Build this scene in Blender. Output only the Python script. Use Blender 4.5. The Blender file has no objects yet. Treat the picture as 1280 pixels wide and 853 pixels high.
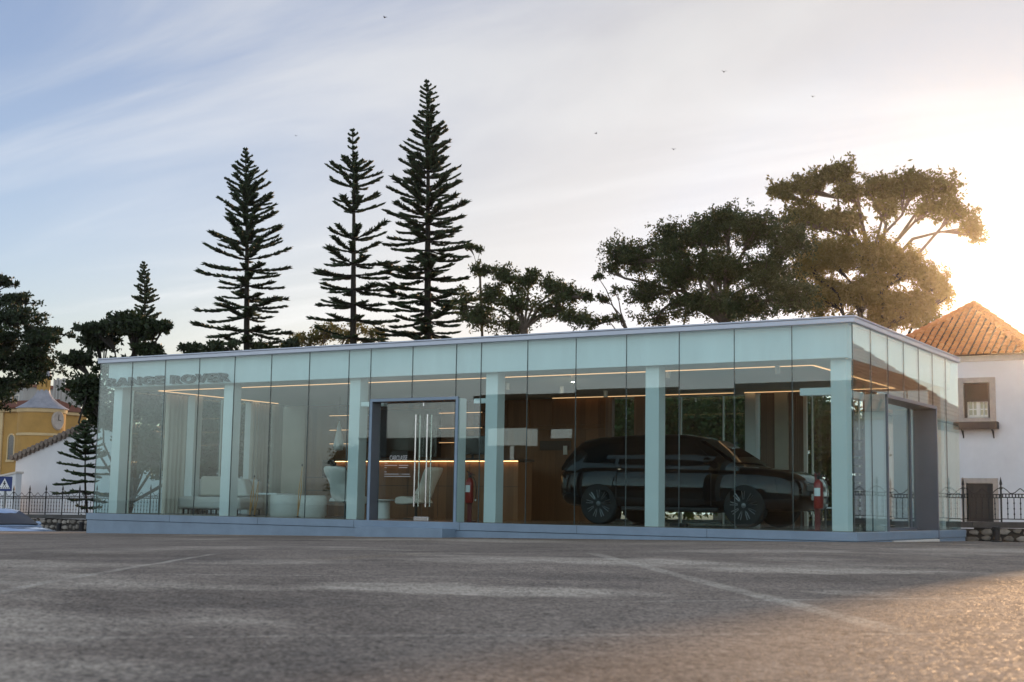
import bpy, bmesh, math, random
import numpy as np
from mathutils import Vector, Matrix

HAZE = .00017
rng = np.random.default_rng(11)
random.seed(11)
R = math.radians
PI = math.pi
scene = bpy.context.scene
COL = scene.collection

# ------------------------------------------------------------------ camera
CF = 1726.82                                   # focal length in px of a 1280 px wide frame
YAW, PITCH, ROLL = -0.5488, 0.1180, 0.0170
CAM = np.array([6.7611, -21.4279, 0.3384])
_cy, _sy, _cp, _sp = math.cos(YAW), math.sin(YAW), math.cos(PITCH), math.sin(PITCH)
_f = np.array([_sy * _cp, _cy * _cp, _sp])
_r0 = np.array([_cy, -_sy, 0.0])
_u0 = np.cross(_r0, _f)
_r = math.cos(ROLL) * _r0 + math.sin(ROLL) * _u0
_u = -math.sin(ROLL) * _r0 + math.cos(ROLL) * _u0


def ray(px, py):
    return _f + _r * (px - 640) / CF - _u * (py - 426.5) / CF


def at(px, py, Y):                              # point of the plane y = Y seen at that pixel
    v = ray(px, py)
    return CAM + v * ((Y - CAM[1]) / v[1])


def atx(px, py, X):
    v = ray(px, py)
    return CAM + v * ((X - CAM[0]) / v[0])


def atz(px, py, Z):
    v = ray(px, py)
    return CAM + v * ((Z - CAM[2]) / v[2])


def smooth(a, b, t):
    t = np.clip((t - a) / (b - a), 0, 1)
    return t * t * (3 - 2 * t)


def gz(x, y):                                   # height of the ground
    z = -0.15 + 0.0165 * np.clip(x, -26, 0) + 0.001 * np.clip(x, 0, 20)
    z = z - 0.011 * np.clip(y, 0, 9)
    z = z - 0.95 * smooth(-25.2, -28.8, np.asarray(x, float)) * smooth(-40, -30, np.asarray(y, float))
    z = z - 0.4 * smooth(8.2, 12, np.asarray(y, float))
    return z


# ------------------------------------------------------------------ mesh builder
class MB:
    def __init__(s):
        s.v = []
        s.f = []

    def add(s, vs, fs):
        o = len(s.v)
        s.v += [tuple(map(float, p)) for p in vs]
        s.f += [tuple(i + o for i in q) for q in fs]
        return s

    def box(s, x0, x1, y0, y1, z0, z1):
        x0, x1 = min(x0, x1), max(x0, x1)
        y0, y1 = min(y0, y1), max(y0, y1)
        z0, z1 = min(z0, z1), max(z0, z1)
        return s.add([(x0, y0, z0), (x1, y0, z0), (x1, y1, z0), (x0, y1, z0), (x0, y0, z1), (x1, y0, z1), (x1, y1, z1), (x0, y1, z1)],
                     [(0, 3, 2, 1), (4, 5, 6, 7), (0, 1, 5, 4), (1, 2, 6, 5), (2, 3, 7, 6), (3, 0, 4, 7)])

    def prism(s, poly, a, b, axis='y'):
        n = len(poly)
        if axis == 'y':
            A = [(p[0], a, p[1]) for p in poly]
            B = [(p[0], b, p[1]) for p in poly]
        elif axis == 'x':
            A = [(a, p[0], p[1]) for p in poly]
            B = [(b, p[0], p[1]) for p in poly]
        else:
            A = [(p[0], p[1], a) for p in poly]
            B = [(p[0], p[1], b) for p in poly]
        return s.add(A + B, [tuple(range(n)), tuple(range(2 * n - 1, n - 1, -1))] + [(i, (i + 1) % n, n + (i + 1) % n, n + i) for i in range(n)])

    def tube(s, pts, r, n=6, caps=True):
        pts = [np.array(p, float) for p in pts]
        m = len(pts)
        rr = [r] * m if np.isscalar(r) else list(r)
        vs = []
        prev = None
        for i in range(m):
            t = pts[min(i + 1, m - 1)] - pts[max(i - 1, 0)]
            t = t / (np.linalg.norm(t) + 1e-9)
            if prev is None:
                a = np.array([0, 0, 1.0]) if abs(t[2]) < .9 else np.array([1.0, 0, 0])
                e1 = np.cross(t, a)
            else:
                e1 = prev - t * (prev @ t)
            e1 /= np.linalg.norm(e1) + 1e-9
            prev = e1
            e2 = np.cross(t, e1)
            for k in range(n):
                an = 2 * PI * k / n
                vs.append(pts[i] + rr[i] * (math.cos(an) * e1 + math.sin(an) * e2))
        fs = []
        for i in range(m - 1):
            for k in range(n):
                fs.append((i * n + k, i * n + (k + 1) % n, (i + 1) * n + (k + 1) % n, (i + 1) * n + k))
        if caps:
            fs.append(tuple(range(n - 1, -1, -1)))
            fs.append(tuple((m - 1) * n + k for k in range(n)))
        return s.add(vs, fs)

    def lathe(s, prof, c=(0, 0, 0), n=16, axis='z', a0=0, a1=2 * PI):
        full = abs(a1 - a0 - 2 * PI) < 1e-6
        m = n if full else n + 1
        vs = []
        for (r, h) in prof:
            for k in range(m):
                an = a0 + (a1 - a0) * k / n
                x, y = r * math.cos(an), r * math.sin(an)
                if axis == 'z':
                    vs.append((c[0] + x, c[1] + y, c[2] + h))
                elif axis == 'y':
                    vs.append((c[0] + x, c[1] + h, c[2] + y))
                else:
                    vs.append((c[0] + h, c[1] + x, c[2] + y))
        fs = []
        for i in range(len(prof) - 1):
            for k in range(n):
                k2 = (k + 1) % m if full else k + 1
                fs.append((i * m + k, i * m + k2, (i + 1) * m + k2, (i + 1) * m + k))
        if full:
            fs.append(tuple(range(n - 1, -1, -1)))
            fs.append(tuple((len(prof) - 1) * n + k for k in range(n)))
        return s.add(vs, fs)

    def ball(s, c, r, n=8, sx=1, sy=1, sz=1):
        vs = []
        for i in range(n + 1):
            th = PI * i / n
            for k in range(n * 2):
                ph = PI * k / n
                vs.append((c[0] + sx * r * math.sin(th) * math.cos(ph), c[1] + sy * r * math.sin(th) * math.sin(ph), c[2] + sz * r * math.cos(th)))
        w = n * 2
        fs = [(i * w + k, (i + 1) * w + k, (i + 1) * w + (k + 1) % w, i * w + (k + 1) % w) for i in range(n) for k in range(w)]
        return s.add(vs, fs)

    def loft(s, rings, close=True, caps=True):
        n = len(rings[0])
        vs = [p for r in rings for p in r]
        fs = []
        kk = n if close else n - 1
        for i in range(len(rings) - 1):
            for k in range(kk):
                fs.append((i * n + k, i * n + (k + 1) % n, (i + 1) * n + (k + 1) % n, (i + 1) * n + k))
        if caps and close:
            fs.append(tuple(range(n - 1, -1, -1)))
            fs.append(tuple((len(rings) - 1) * n + k for k in range(n)))
        return s.add(vs, fs)

    def move(s, off):
        s.v = [(p[0] + off[0], p[1] + off[1], p[2] + off[2]) for p in s.v]
        return s

    def rotz(s, a, c=(0, 0)):
        ca, sa = math.cos(a), math.sin(a)
        s.v = [(c[0] + (p[0] - c[0]) * ca - (p[1] - c[1]) * sa, c[1] + (p[0] - c[0]) * sa + (p[1] - c[1]) * ca, p[2]) for p in s.v]
        return s

    def build(s, name, m, parent=None, smooth_=False, bevel=0, sub=0, seg=2, loc=None, recalc=True, ang=40):
        me = bpy.data.meshes.new(name)
        me.from_pydata(s.v, [], s.f)
        if recalc:
            b = bmesh.new()
            b.from_mesh(me)
            bmesh.ops.remove_doubles(b, verts=b.verts, dist=1e-5)
            bmesh.ops.recalc_face_normals(b, faces=b.faces)
            b.to_mesh(me)
            b.free()
        o = bpy.data.objects.new(name, me)
        COL.objects.link(o)
        if m is not None:
            me.materials.append(m)
        if smooth_:
            me.polygons.foreach_set('use_smooth', [True] * len(me.polygons))
            if not sub:
                try:
                    me.set_sharp_from_angle(angle=R(ang))
                except Exception:
                    pass
        if bevel:
            md = o.modifiers.new('bevel', 'BEVEL')
            md.width = bevel
            md.segments = seg
            md.limit_method = 'ANGLE'
            md.angle_limit = R(35)
        if sub:
            md = o.modifiers.new('sub', 'SUBSURF')
            md.levels = sub
            md.render_levels = sub
        if parent is not None:
            o.parent = parent
        if loc is not None:
            o.location = loc
        return o


def tag(o, label=None, cat=None, group=None, kind=None):
    if label:
        o['label'] = label
    if cat:
        o['category'] = cat
    if group:
        o['group'] = group
    if kind:
        o['kind'] = kind
    return o


def thing(name, label, cat, loc=(0, 0, 0), rz=0, group=None):
    o = bpy.data.objects.new(name, None)
    COL.objects.link(o)
    o.location = tuple(map(float, loc))
    o.rotation_euler = (0, 0, rz)
    o.empty_display_size = .2
    return tag(o, label, cat, group)


def copy_tree(o, parent=None):
    c = o.copy()
    COL.objects.link(c)
    c.parent = parent
    for ch in list(o.children):
        copy_tree(ch, c)
    return c


def dup(o, loc, rz=0, label=None, group=None, scale=None):
    c = copy_tree(o)
    c.location = tuple(map(float, loc))
    c.rotation_euler = (0, 0, rz)
    if scale:
        c.scale = (scale,) * 3
    if label:
        c['label'] = label
    if group:
        c['group'] = group
    return c


# ------------------------------------------------------------------ materials
def nt(m):
    m.use_nodes = True
    t = m.node_tree
    t.nodes.clear()
    return t, t.nodes, t.links


def mat(name, col, rough=.5, metal=0, var=.0, scale=4, bump=0, bscale=60, spec=.5, coat=0, stretch=None, dist=.01, detail=4):
    m = bpy.data.materials.new(name)
    t, N, L = nt(m)
    out = N.new('ShaderNodeOutputMaterial')
    p = N.new('ShaderNodeBsdfPrincipled')
    L.new(p.outputs[0], out.inputs[0])
    p.inputs['Base Color'].default_value = (*col, 1)
    p.inputs['Roughness'].default_value = rough
    p.inputs['Metallic'].default_value = metal
    p.inputs['Specular IOR Level'].default_value = spec
    if coat:
        p.inputs['Coat Weight'].default_value = coat
        p.inputs['Coat Roughness'].default_value = .03
    if var or bump:
        tc = N.new('ShaderNodeTexCoord')
        mp = N.new('ShaderNodeMapping')
        L.new(tc.outputs['Object'], mp.inputs[0])
        if stretch:
            mp.inputs['Scale'].default_value = stretch
        if var:
            n = N.new('ShaderNodeTexNoise')
            n.inputs['Scale'].default_value = scale
            n.inputs['Detail'].default_value = detail
            n.inputs['Roughness'].default_value = .65
            L.new(mp.outputs[0], n.inputs['Vector'])
            r = N.new('ShaderNodeMapRange')
            r.inputs[1].default_value = .3
            r.inputs[2].default_value = .7
            r.inputs[3].default_value = 1 - var
            r.inputs[4].default_value = 1 + var
            L.new(n.outputs[0], r.inputs[0])
            mx = N.new('ShaderNodeVectorMath')
            mx.operation = 'SCALE'
            mx.inputs[0].default_value = col
            L.new(r.outputs[0], mx.inputs['Scale'])
            L.new(mx.outputs[0], p.inputs['Base Color'])
            r2 = N.new('ShaderNodeMapRange')
            r2.inputs[3].default_value = max(.02, rough - .08)
            r2.inputs[4].default_value = min(1, rough + .08)
            L.new(n.outputs[0], r2.inputs[0])
            L.new(r2.outputs[0], p.inputs['Roughness'])
        if bump:
            n2 = N.new('ShaderNodeTexNoise')
            n2.inputs['Scale'].default_value = bscale
            n2.inputs['Detail'].default_value = 3
            L.new(mp.outputs[0], n2.inputs['Vector'])
            b = N.new('ShaderNodeBump')
            b.inputs['Strength'].default_value = bump
            b.inputs['Distance'].default_value = dist
            L.new(n2.outputs[0], b.inputs['Height'])
            L.new(b.outputs[0], p.inputs['Normal'])
    return m


def emit(name, col, s):
    m = bpy.data.materials.new(name)
    t, N, L = nt(m)
    out = N.new('ShaderNodeOutputMaterial')
    e = N.new('ShaderNodeEmission')
    e.inputs[0].default_value = (*col, 1)
    e.inputs[1].default_value = s
    L.new(e.outputs[0], out.inputs[0])
    return m


def glass_mat(name, tint, ior=1.6, rough=0.0):
    m = bpy.data.materials.new(name)
    t, N, L = nt(m)
    out = N.new('ShaderNodeOutputMaterial')
    tr = N.new('ShaderNodeBsdfTransparent')
    tr.inputs[0].default_value = (*tint, 1)
    gl = N.new('ShaderNodeBsdfGlossy')
    gl.inputs['Roughness'].default_value = rough
    gl.inputs[0].default_value = (.96, 1, .99, 1)
    ge = N.new('ShaderNodeNewGeometry')
    io = N.new('ShaderNodeMapRange')                # the inner face sees the same Fresnel as the outer one
    io.inputs[3].default_value = ior
    io.inputs[4].default_value = 1 / ior
    L.new(ge.outputs['Backfacing'], io.inputs[0])
    fr = N.new('ShaderNodeFresnel')
    L.new(io.outputs[0], fr.inputs['IOR'])
    mx = N.new('ShaderNodeMixShader')
    L.new(fr.outputs[0], mx.inputs[0])
    L.new(tr.outputs[0], mx.inputs[1])
    L.new(gl.outputs[0], mx.inputs[2])
    L.new(mx.outputs[0], out.inputs[0])
    return m


def leaf_mat(name, dark, light, transl=.35, tcol=None, rough=.6):
    m = bpy.data.materials.new(name)
    t, N, L = nt(m)
    out = N.new('ShaderNodeOutputMaterial')
    ge = N.new('ShaderNodeNewGeometry')
    cr = N.new('ShaderNodeMix')
    cr.data_type = 'RGBA'
    cr.inputs[6].default_value = (*dark, 1)
    cr.inputs[7].default_value = (*light, 1)
    L.new(ge.outputs['Random Per Island'], cr.inputs[0])
    p = N.new('ShaderNodeBsdfPrincipled')
    p.inputs['Roughness'].default_value = rough
    p.inputs['Specular IOR Level'].default_value = .3
    L.new(cr.outputs[2], p.inputs['Base Color'])
    tl = N.new('ShaderNodeBsdfTranslucent')
    tl.inputs[0].default_value = (*(tcol or light), 1)
    mx = N.new('ShaderNodeMixShader')
    mx.inputs[0].default_value = transl
    L.new(p.outputs[0], mx.inputs[1])
    L.new(tl.outputs[0], mx.inputs[2])
    L.new(mx.outputs[0], out.inputs[0])
    return m


def wood_mat(name, col, rough=.45, plank=.12, axis=0, var=.35):
    """vertical boards: tone per board plus stretched grain"""
    m = bpy.data.materials.new(name)
    t, N, L = nt(m)
    out = N.new('ShaderNodeOutputMaterial')
    p = N.new('ShaderNodeBsdfPrincipled')
    p.inputs['Roughness'].default_value = rough
    L.new(p.outputs[0], out.inputs[0])
    tc = N.new('ShaderNodeTexCoord')
    sp = N.new('ShaderNodeSeparateXYZ')
    L.new(tc.outputs['Object'], sp.inputs[0])
    d = N.new('ShaderNodeMath')
    d.operation = 'DIVIDE'
    d.inputs[1].default_value = plank
    L.new(sp.outputs[axis], d.inputs[0])
    fl = N.new('ShaderNodeMath')
    fl.operation = 'FLOOR'
    L.new(d.outputs[0], fl.inputs[0])
    wn = N.new('ShaderNodeTexWhiteNoise')
    wn.noise_dimensions = '1D'
    L.new(fl.outputs[0], wn.inputs['W'])
    mp = N.new('ShaderNodeMapping')
    mp.inputs['Scale'].default_value = (9, 9, .8)
    L.new(tc.outputs['Object'], mp.inputs[0])
    n = N.new('ShaderNodeTexNoise')
    n.inputs['Scale'].default_value = 3
    n.inputs['Detail'].default_value = 6
    L.new(mp.outputs[0], n.inputs['Vector'])
    ad = N.new('ShaderNodeMath')
    ad.operation = 'ADD'
    L.new(wn.outputs[0], ad.inputs[0])
    L.new(n.outputs[0], ad.inputs[1])
    r = N.new('ShaderNodeMapRange')
    r.inputs[1].default_value = .3
    r.inputs[2].default_value = 1.6
    r.inputs[3].default_value = 1 - var
    r.inputs[4].default_value = 1 + var
    L.new(ad.outputs[0], r.inputs[0])
    mx = N.new('ShaderNodeVectorMath')
    mx.operation = 'SCALE'
    mx.inputs[0].default_value = col
    L.new(r.outputs[0], mx.inputs['Scale'])
    L.new(mx.outputs[0], p.inputs['Base Color'])
    return m


def stone_mat(name):
    m = bpy.data.materials.new(name)
    t, N, L = nt(m)
    out = N.new('ShaderNodeOutputMaterial')
    p = N.new('ShaderNodeBsdfPrincipled')
    p.inputs['Roughness'].default_value = .85
    L.new(p.outputs[0], out.inputs[0])
    tc = N.new('ShaderNodeTexCoord')
    nz = N.new('ShaderNodeTexNoise')
    nz.inputs['Scale'].default_value = 9
    nz.inputs['Detail'].default_value = 5
    L.new(tc.outputs['Object'], nz.inputs['Vector'])
    oi = N.new('ShaderNodeObjectInfo')
    ge = N.new('ShaderNodeNewGeometry')
    cr = N.new('ShaderNodeMix')
    cr.data_type = 'RGBA'
    cr.inputs[6].default_value = (.16, .145, .125, 1)
    cr.inputs[7].default_value = (.36, .33, .29, 1)
    L.new(ge.outputs['Random Per Island'], cr.inputs[0])
    r = N.new('ShaderNodeMapRange')
    r.inputs[1].default_value = .3
    r.inputs[2].default_value = .7
    r.inputs[3].default_value = .7
    r.inputs[4].default_value = 1.25
    L.new(nz.outputs[0], r.inputs[0])
    mx = N.new('ShaderNodeVectorMath')
    mx.operation = 'SCALE'
    L.new(cr.outputs[2], mx.inputs[0])
    L.new(r.outputs[0], mx.inputs['Scale'])
    L.new(mx.outputs[0], p.inputs['Base Color'])
    b = N.new('ShaderNodeBump')
    b.inputs['Strength'].default_value = .6
    b.inputs['Distance'].default_value = .02
    L.new(nz.outputs[0], b.inputs['Height'])
    L.new(b.outputs[0], p.inputs['Normal'])
    return m


def tile_mat(name):
    m = bpy.data.materials.new(name)
    t, N, L = nt(m)
    out = N.new('ShaderNodeOutputMaterial')
    p = N.new('ShaderNodeBsdfPrincipled')
    p.inputs['Roughness'].default_value = .7
    L.new(p.outputs[0], out.inputs[0])
    ge = N.new('ShaderNodeNewGeometry')
    cr = N.new('ShaderNodeMix')
    cr.data_type = 'RGBA'
    cr.inputs[6].default_value = (.46, .155, .048, 1)
    cr.inputs[7].default_value = (.58, .225, .075, 1)
    L.new(ge.outputs['Random Per Island'], cr.inputs[0])
    L.new(cr.outputs[2], p.inputs['Base Color'])
    return m


def asphalt_mat():
    m = bpy.data.materials.new('worn_asphalt')
    t, N, L = nt(m)
    out = N.new('ShaderNodeOutputMaterial')
    p = N.new('ShaderNodeBsdfPrincipled')
    L.new(p.outputs[0], out.inputs[0])
    tc = N.new('ShaderNodeTexCoord')

    def noise(sc, det, ro=.6, stretch=None, off=(0, 0, 0)):
        n = N.new('ShaderNodeTexNoise')
        n.inputs['Scale'].default_value = sc
        n.inputs['Detail'].default_value = det
        n.inputs['Roughness'].default_value = ro
        mp = N.new('ShaderNodeMapping')
        mp.inputs['Location'].default_value = off
        if stretch:
            mp.inputs['Scale'].default_value = stretch
        L.new(tc.outputs['Object'], mp.inputs[0])
        L.new(mp.outputs[0], n.inputs['Vector'])
        return n.outputs[0]

    def rng_(x, a, b, c, d, smooth_=False):
        r = N.new('ShaderNodeMapRange')
        if smooth_:
            r.interpolation_type = 'SMOOTHSTEP'
        r.inputs[1].default_value = a
        r.inputs[2].default_value = b
        r.inputs[3].default_value = c
        r.inputs[4].default_value = d
        L.new(x, r.inputs[0])
        return r.outputs[0]

    def math_(op, a, b):
        n = N.new('ShaderNodeMath')
        n.operation = op
        for i, q in enumerate((a, b)):
            if isinstance(q, (int, float)):
                n.inputs[i].default_value = q
            else:
                L.new(q, n.inputs[i])
        return n.outputs[0]

    def mix(f, a, b):
        n = N.new('ShaderNodeMix')
        n.data_type = 'RGBA'
        L.new(f, n.inputs[0])
        for i, q in ((6, a), (7, b)):
            if isinstance(q, tuple):
                n.inputs[i].default_value = (*q, 1)
            else:
                L.new(q, n.inputs[i])
        return n.outputs[2]

    big = noise(.16, 5, .6)
    mid = noise(1.3, 5, .65)
    fine = noise(34, 4, .75)
    vo = N.new('ShaderNodeTexVoronoi')
    vo.inputs['Scale'].default_value = 78
    L.new(tc.outputs['Object'], vo.inputs['Vector'])
    sp = N.new('ShaderNodeSeparateColor')
    L.new(vo.outputs['Color'], sp.inputs[0])
    base = mix(rng_(big, .35, .65, 0, 1), ASPH_A, ASPH_B)
    base = mix(rng_(mid, .35, .7, 0, .55), base, ASPH_C)
    # pale worn patches of dry dust
    patch = math_('MULTIPLY', rng_(noise(.30, 5, .55, (.55, 1.0, 1), (3, 1.4, 0)), .53, .62, 0, 1, True), rng_(mid, .25, .6, .45, 1))
    base = mix(math_('MULTIPLY', patch, .45), base, ASPH_P)
    sxy = N.new('ShaderNodeSeparateXYZ')
    L.new(tc.outputs['Object'], sxy.inputs[0])
    edge = math_('MULTIPLY', math_('SUBTRACT', noise(1.0, 7, .78, (.8, 1.3, 1)), .5), 5.0)
    for (pxa, pya, pxb, pyb, hw, am) in ASPH_PATCHES:
        A, B = gpt(pxa, pya), gpt(pxb, pyb)
        c_, d_ = (A + B) / 2, (B - A)[:2]
        hl_ = np.linalg.norm(d_) / 2
        d_ = d_ / (2 * hl_)
        dx, dy = math_('SUBTRACT', sxy.outputs[0], float(c_[0])), math_('SUBTRACT', sxy.outputs[1], float(c_[1]))
        u_ = math_('DIVIDE', math_('ADD', math_('MULTIPLY', dx, float(d_[0])), math_('MULTIPLY', dy, float(d_[1]))), float(hl_))
        v_ = math_('DIVIDE', math_('ADD', math_('MULTIPLY', dx, float(-d_[1])), math_('MULTIPLY', dy, float(d_[0]))), hw)
        rr = math_('ADD', math_('ADD', math_('MULTIPLY', u_, u_), math_('MULTIPLY', v_, v_)), edge)
        base = mix(math_('MULTIPLY', rng_(rr, .35, 1.5, am, 0, True), rng_(mid, .3, .6, .55, 1)), base, ASPH_P)
    stain = math_('MULTIPLY', rng_(noise(.42, 6, .68, (1, 1, 1), (11, 4, 0)), .54, .68, 0, 1, True), rng_(noise(2.6, 4, .6), .35, .6, .3, 1))
    base = mix(math_('MULTIPLY', stain, .5), base, (.075, .066, .060))
    # joints and worn lines on the paving
    spx = N.new('ShaderNodeSeparateXYZ')
    L.new(tc.outputs['Object'], spx.inputs[0])
    wob = math_('MULTIPLY', math_('SUBTRACT', noise(.9, 3), .5), .12)
    for (P0, P1, w, amt, colr) in ASPH_LINES:
        d = np.array(P1[:2]) - np.array(P0[:2])
        ln = np.linalg.norm(d)
        d = d / ln
        n_ = np.array([-d[1], d[0]])
        c = n_ @ np.array(P0[:2])
        q = math_('ADD', math_('MULTIPLY', spx.outputs[0], float(n_[0])), math_('MULTIPLY', spx.outputs[1], float(n_[1])))
        q = math_('ABSOLUTE', math_('ADD', math_('SUBTRACT', q, float(c)), wob), 0)
        l = rng_(q, w * .5, w, 1, 0, True)
        s_ = math_('ADD', math_('MULTIPLY', spx.outputs[0], float(d[0])), math_('MULTIPLY', spx.outputs[1], float(d[1])))
        s_ = math_('SUBTRACT', s_, float(d @ np.array(P0[:2])))
        l = math_('MULTIPLY', l, math_('MULTIPLY', rng_(s_, -.6, .2, 0, 1), rng_(s_, ln - .2, ln + .6, 1, 0)))
        l = math_('MULTIPLY', l, rng_(mid, .3, .6, .35, 1))
        base = mix(math_('MULTIPLY', l, amt), base, colr)
    # aggregate grain
    grain = math_('ADD', math_('ADD', rng_(sp.outputs[0], 0, 1, .42, 1.65), rng_(fine, .3, .7, -.35, .35)), rng_(noise(10, 9, .84), .36, .64, -.28, .28))
    sc = N.new('ShaderNodeVectorMath')
    sc.operation = 'SCALE'
    L.new(base, sc.inputs[0])
    L.new(grain, sc.inputs['Scale'])
    L.new(sc.outputs[0], p.inputs['Base Color'])
    L.new(rng_(sp.outputs[1], .7, 1, .9, .6), p.inputs['Roughness'])
    p.inputs['Specular IOR Level'].default_value = .12
    b = N.new('ShaderNodeBump')
    b.inputs['Strength'].default_value = .42
    b.inputs['Distance'].default_value = .006
    L.new(math_('ADD', math_('ADD', math_('MULTIPLY', vo.outputs['Distance'], -1.6), math_('MULTIPLY', fine, .8)), math_('MULTIPLY', mid, 1.0)), b.inputs['Height'])
    L.new(b.outputs[0], p.inputs['Normal'])
    return m


ASPH_A, ASPH_B, ASPH_C = (.150, .121, .098), (.255, .208, .170), (.32, .262, .212)
ASPH_P = (.56, .48, .39)


def gpt(px, py):
    p = atz(px, py, -.2)
    for _ in range(6):
        p = atz(px, py, float(gz(p[0], p[1])))
    return p


ASPH_LINES = [
    (gpt(0, 740), gpt(265, 693), .05, .42, (.62, .55, .46)),
    (gpt(745, 693), gpt(1100, 783), .09, .42, (.62, .55, .45)),
    (gpt(0, 797), gpt(1279, 792), .016, .6, (.60, .53, .44)),
    (gpt(920, 679), gpt(1279, 703), .03, .8, (.03, .03, .03)),
    (gpt(0, 718), gpt(640, 722), .03, .5, (.55, .49, .41)),
    (gpt(820, 752), gpt(1200, 748), .03, .5, (.55, .49, .41)),
]

ASPH_PATCHES = [(380, 731, 790, 742, .55, .75), (870, 712, 1170, 715, .5, .65), (520, 699, 700, 702, .8, .45), (720, 705, 870, 700, .6, .5),
                (1010, 741, 1130, 742, .25, .4), (250, 705, 420, 700, .6, .35), (60, 690, 330, 683, .8, .3), (820, 690, 1060, 688, .5, .4)]
M = {}
M['asphalt'] = asphalt_mat()
M['plinth'] = mat('blue_grey_painted_steel', (.195, .272, .36), .38, .0, .11, 2.2, .0, coat=.1)
M['portal'] = mat('anthracite_painted_steel', (.13, .145, .175), .34, .25, .05, 3)
M['roofcap'] = mat('zinc_roof_edge', (.42, .46, .54), .36, .4, .06, 5)
M['white'] = mat('white_painted_panel', (.76, .78, .78), .45, 0, .06, 1.2, stretch=(2.5, 2.5, .5))
M['column'] = mat('white_painted_column', (.80, .81, .79), .5, 0, .02, 3)
M['ceiling'] = mat('ceiling_plaster', (.68, .68, .64), .8)
M['floor'] = mat('polished_floor', (.20, .15, .115), .22, 0, .15, 2)
M['glass'] = glass_mat('clear_glass', (.86, .945, .945), 1.54)
M['glass_door'] = glass_mat('clear_door_glass', (.88, .93, .91), 1.54)
M['winglass'] = mat('window_glass_dark', (.02, .025, .03), .05, 0, spec=.8)
M['seam'] = mat('dark_silicone_seam', (.03, .05, .052), .35)
M['steel'] = mat('brushed_steel', (.62, .62, .62), .22, 1)
M['led'] = emit('warm_led', (1.0, .52, .25), .75)
M['ledbar'] = emit('counter_led', (1.0, .50, .20), 5.0)
M['spot'] = emit('lit_spot', (1.0, .80, .6), 30)
M['offspot'] = mat('spot_lens_off', (.3, .3, .3), .3)
M['wood'] = wood_mat('walnut_boards', (.19, .085, .034), .42, .16)
M['wood_dark'] = wood_mat('dark_walnut', (.075, .042, .026), .4, .3)
M['slat'] = wood_mat('brown_slat', (.16, .10, .07), .5, .06)
M['beige'] = mat('beige_fabric_wall', (.50, .45, .37), .85, 0, .05, 4)
M['curtain'] = mat('cream_curtain', (.66, .60, .52), .85, 0, .04, 5)
M['sheer'] = mat('pale_sheer_curtain', (.62, .64, .58), .85, 0, .04, 5)
M['lettering'] = mat('grey_metal_letters', (.035, .042, .045), .45, .1)
M['doorletter'] = mat('white_vinyl', (.5, .5, .5), .6)
M['fabric'] = mat('pale_grey_boucle', (.62, .60, .57), .9, 0, .08, 40, .3, 120)
M['fabric2'] = mat('white_upholstery', (.70, .68, .64), .85, 0, .05, 20)
M['black'] = mat('black_plastic', (.012, .012, .013), .4)
M['screen'] = mat('dark_screen', (.01, .01, .012), .12)
M['iron'] = mat('black_wrought_iron', (.018, .018, .02), .5, .3, .2, 8)
M['red'] = mat('red_enamel', (.30, .018, .015), .3, 0, coat=.3)
M['reddark'] = mat('dark_red_stand', (.16, .014, .014), .4)
M['gold'] = mat('golden_dry_stem', (.50, .25, .07), .45, .2, .2, 12)
M['whitehouse'] = mat('white_lime_render', (.68, .69, .71), .85, 0, .07, .8, .15, 9, dist=.01)
M['gable'] = mat('blue_white_render', (.66, .68, .71), .85, 0, .08, .5, .15, 9, dist=.01)
M['yellow'] = mat('ochre_render', (.40, .235, .065), .85, 0, .15, .7, .1, 5)
M['ochrelight'] = mat('pale_ochre_trim', (.55, .42, .23), .8, 0, .1, 1)
M['lead'] = mat('grey_lead_roof', (.26, .26, .29), .6, .1, .25, 1.5)
M['stonetrim'] = mat('lioz_stone', (.40, .35, .31), .75, 0, .15, 5, .2, 30)
M['cornice'] = mat('pale_cornice', (.62, .58, .52), .8, 0, .06, 3)
M['tile'] = tile_mat('terracotta_tile')
M['tile_shade'] = mat('tile_gap_shade', (.085, .030, .014), .9, 0, .2, 3)  # roof plane under the tiles, darkened to stand for shade in the gaps
M['verge'] = mat('pale_weathered_tile', (.20, .165, .14), .8, 0, .35, 6)
M['stone'] = stone_mat('rubble_stone')
M['mortar'] = mat('dark_mortar', (.045, .04, .036), .95, 0, .3, 8)
M['coping'] = mat('weathered_coping', (.085, .083, .08), .85, 0, .35, 3, .4, 20)
M['shutter'] = mat('brown_shutter', (.055, .036, .024), .6)
M['darkwood'] = mat('dark_planter_wood', (.05, .035, .027), .6, 0, .2, 6)
M['casement'] = mat('cream_casement', (.72, .70, .62), .5)
M['pane'] = mat('warm_window_pane', (.30, .28, .16), .1, spec=.7)
M['blackshutter'] = mat('black_shutter', (.012, .013, .013), .5)
M['carblack'] = mat('black_car_paint', (.002, .002, .0026), .035, .0, spec=.42)
M['carblue'] = mat('pale_blue_car_paint', (.34, .45, .62), .2, .3, coat=1)
M['carglass'] = mat('car_window_glass', (.003, .004, .005), .03, spec=.35)
M['carglass2'] = mat('sedan_window_glass', (.015, .018, .022), .03, spec=.3)
M['tyre'] = mat('tyre_rubber', (.014, .014, .014), .8)
M['rim'] = mat('dark_alloy', (.06, .06, .062), .3, .9)
M['rimlight'] = mat('bright_alloy', (.5, .5, .5), .25, 1)
M['rimmid'] = mat('satin_alloy', (.16, .16, .165), .28, 1)
M['lampglass'] = mat('headlight_glass', (.35, .36, .38), .1, .3, spec=.9)
M['taillight'] = mat('tail_light', (.08, .006, .006), .15)
M['plate'] = mat('number_plate', (.62, .62, .6), .5)
M['signblue'] = mat('sign_blue', (.012, .035, .16), .45)
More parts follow.
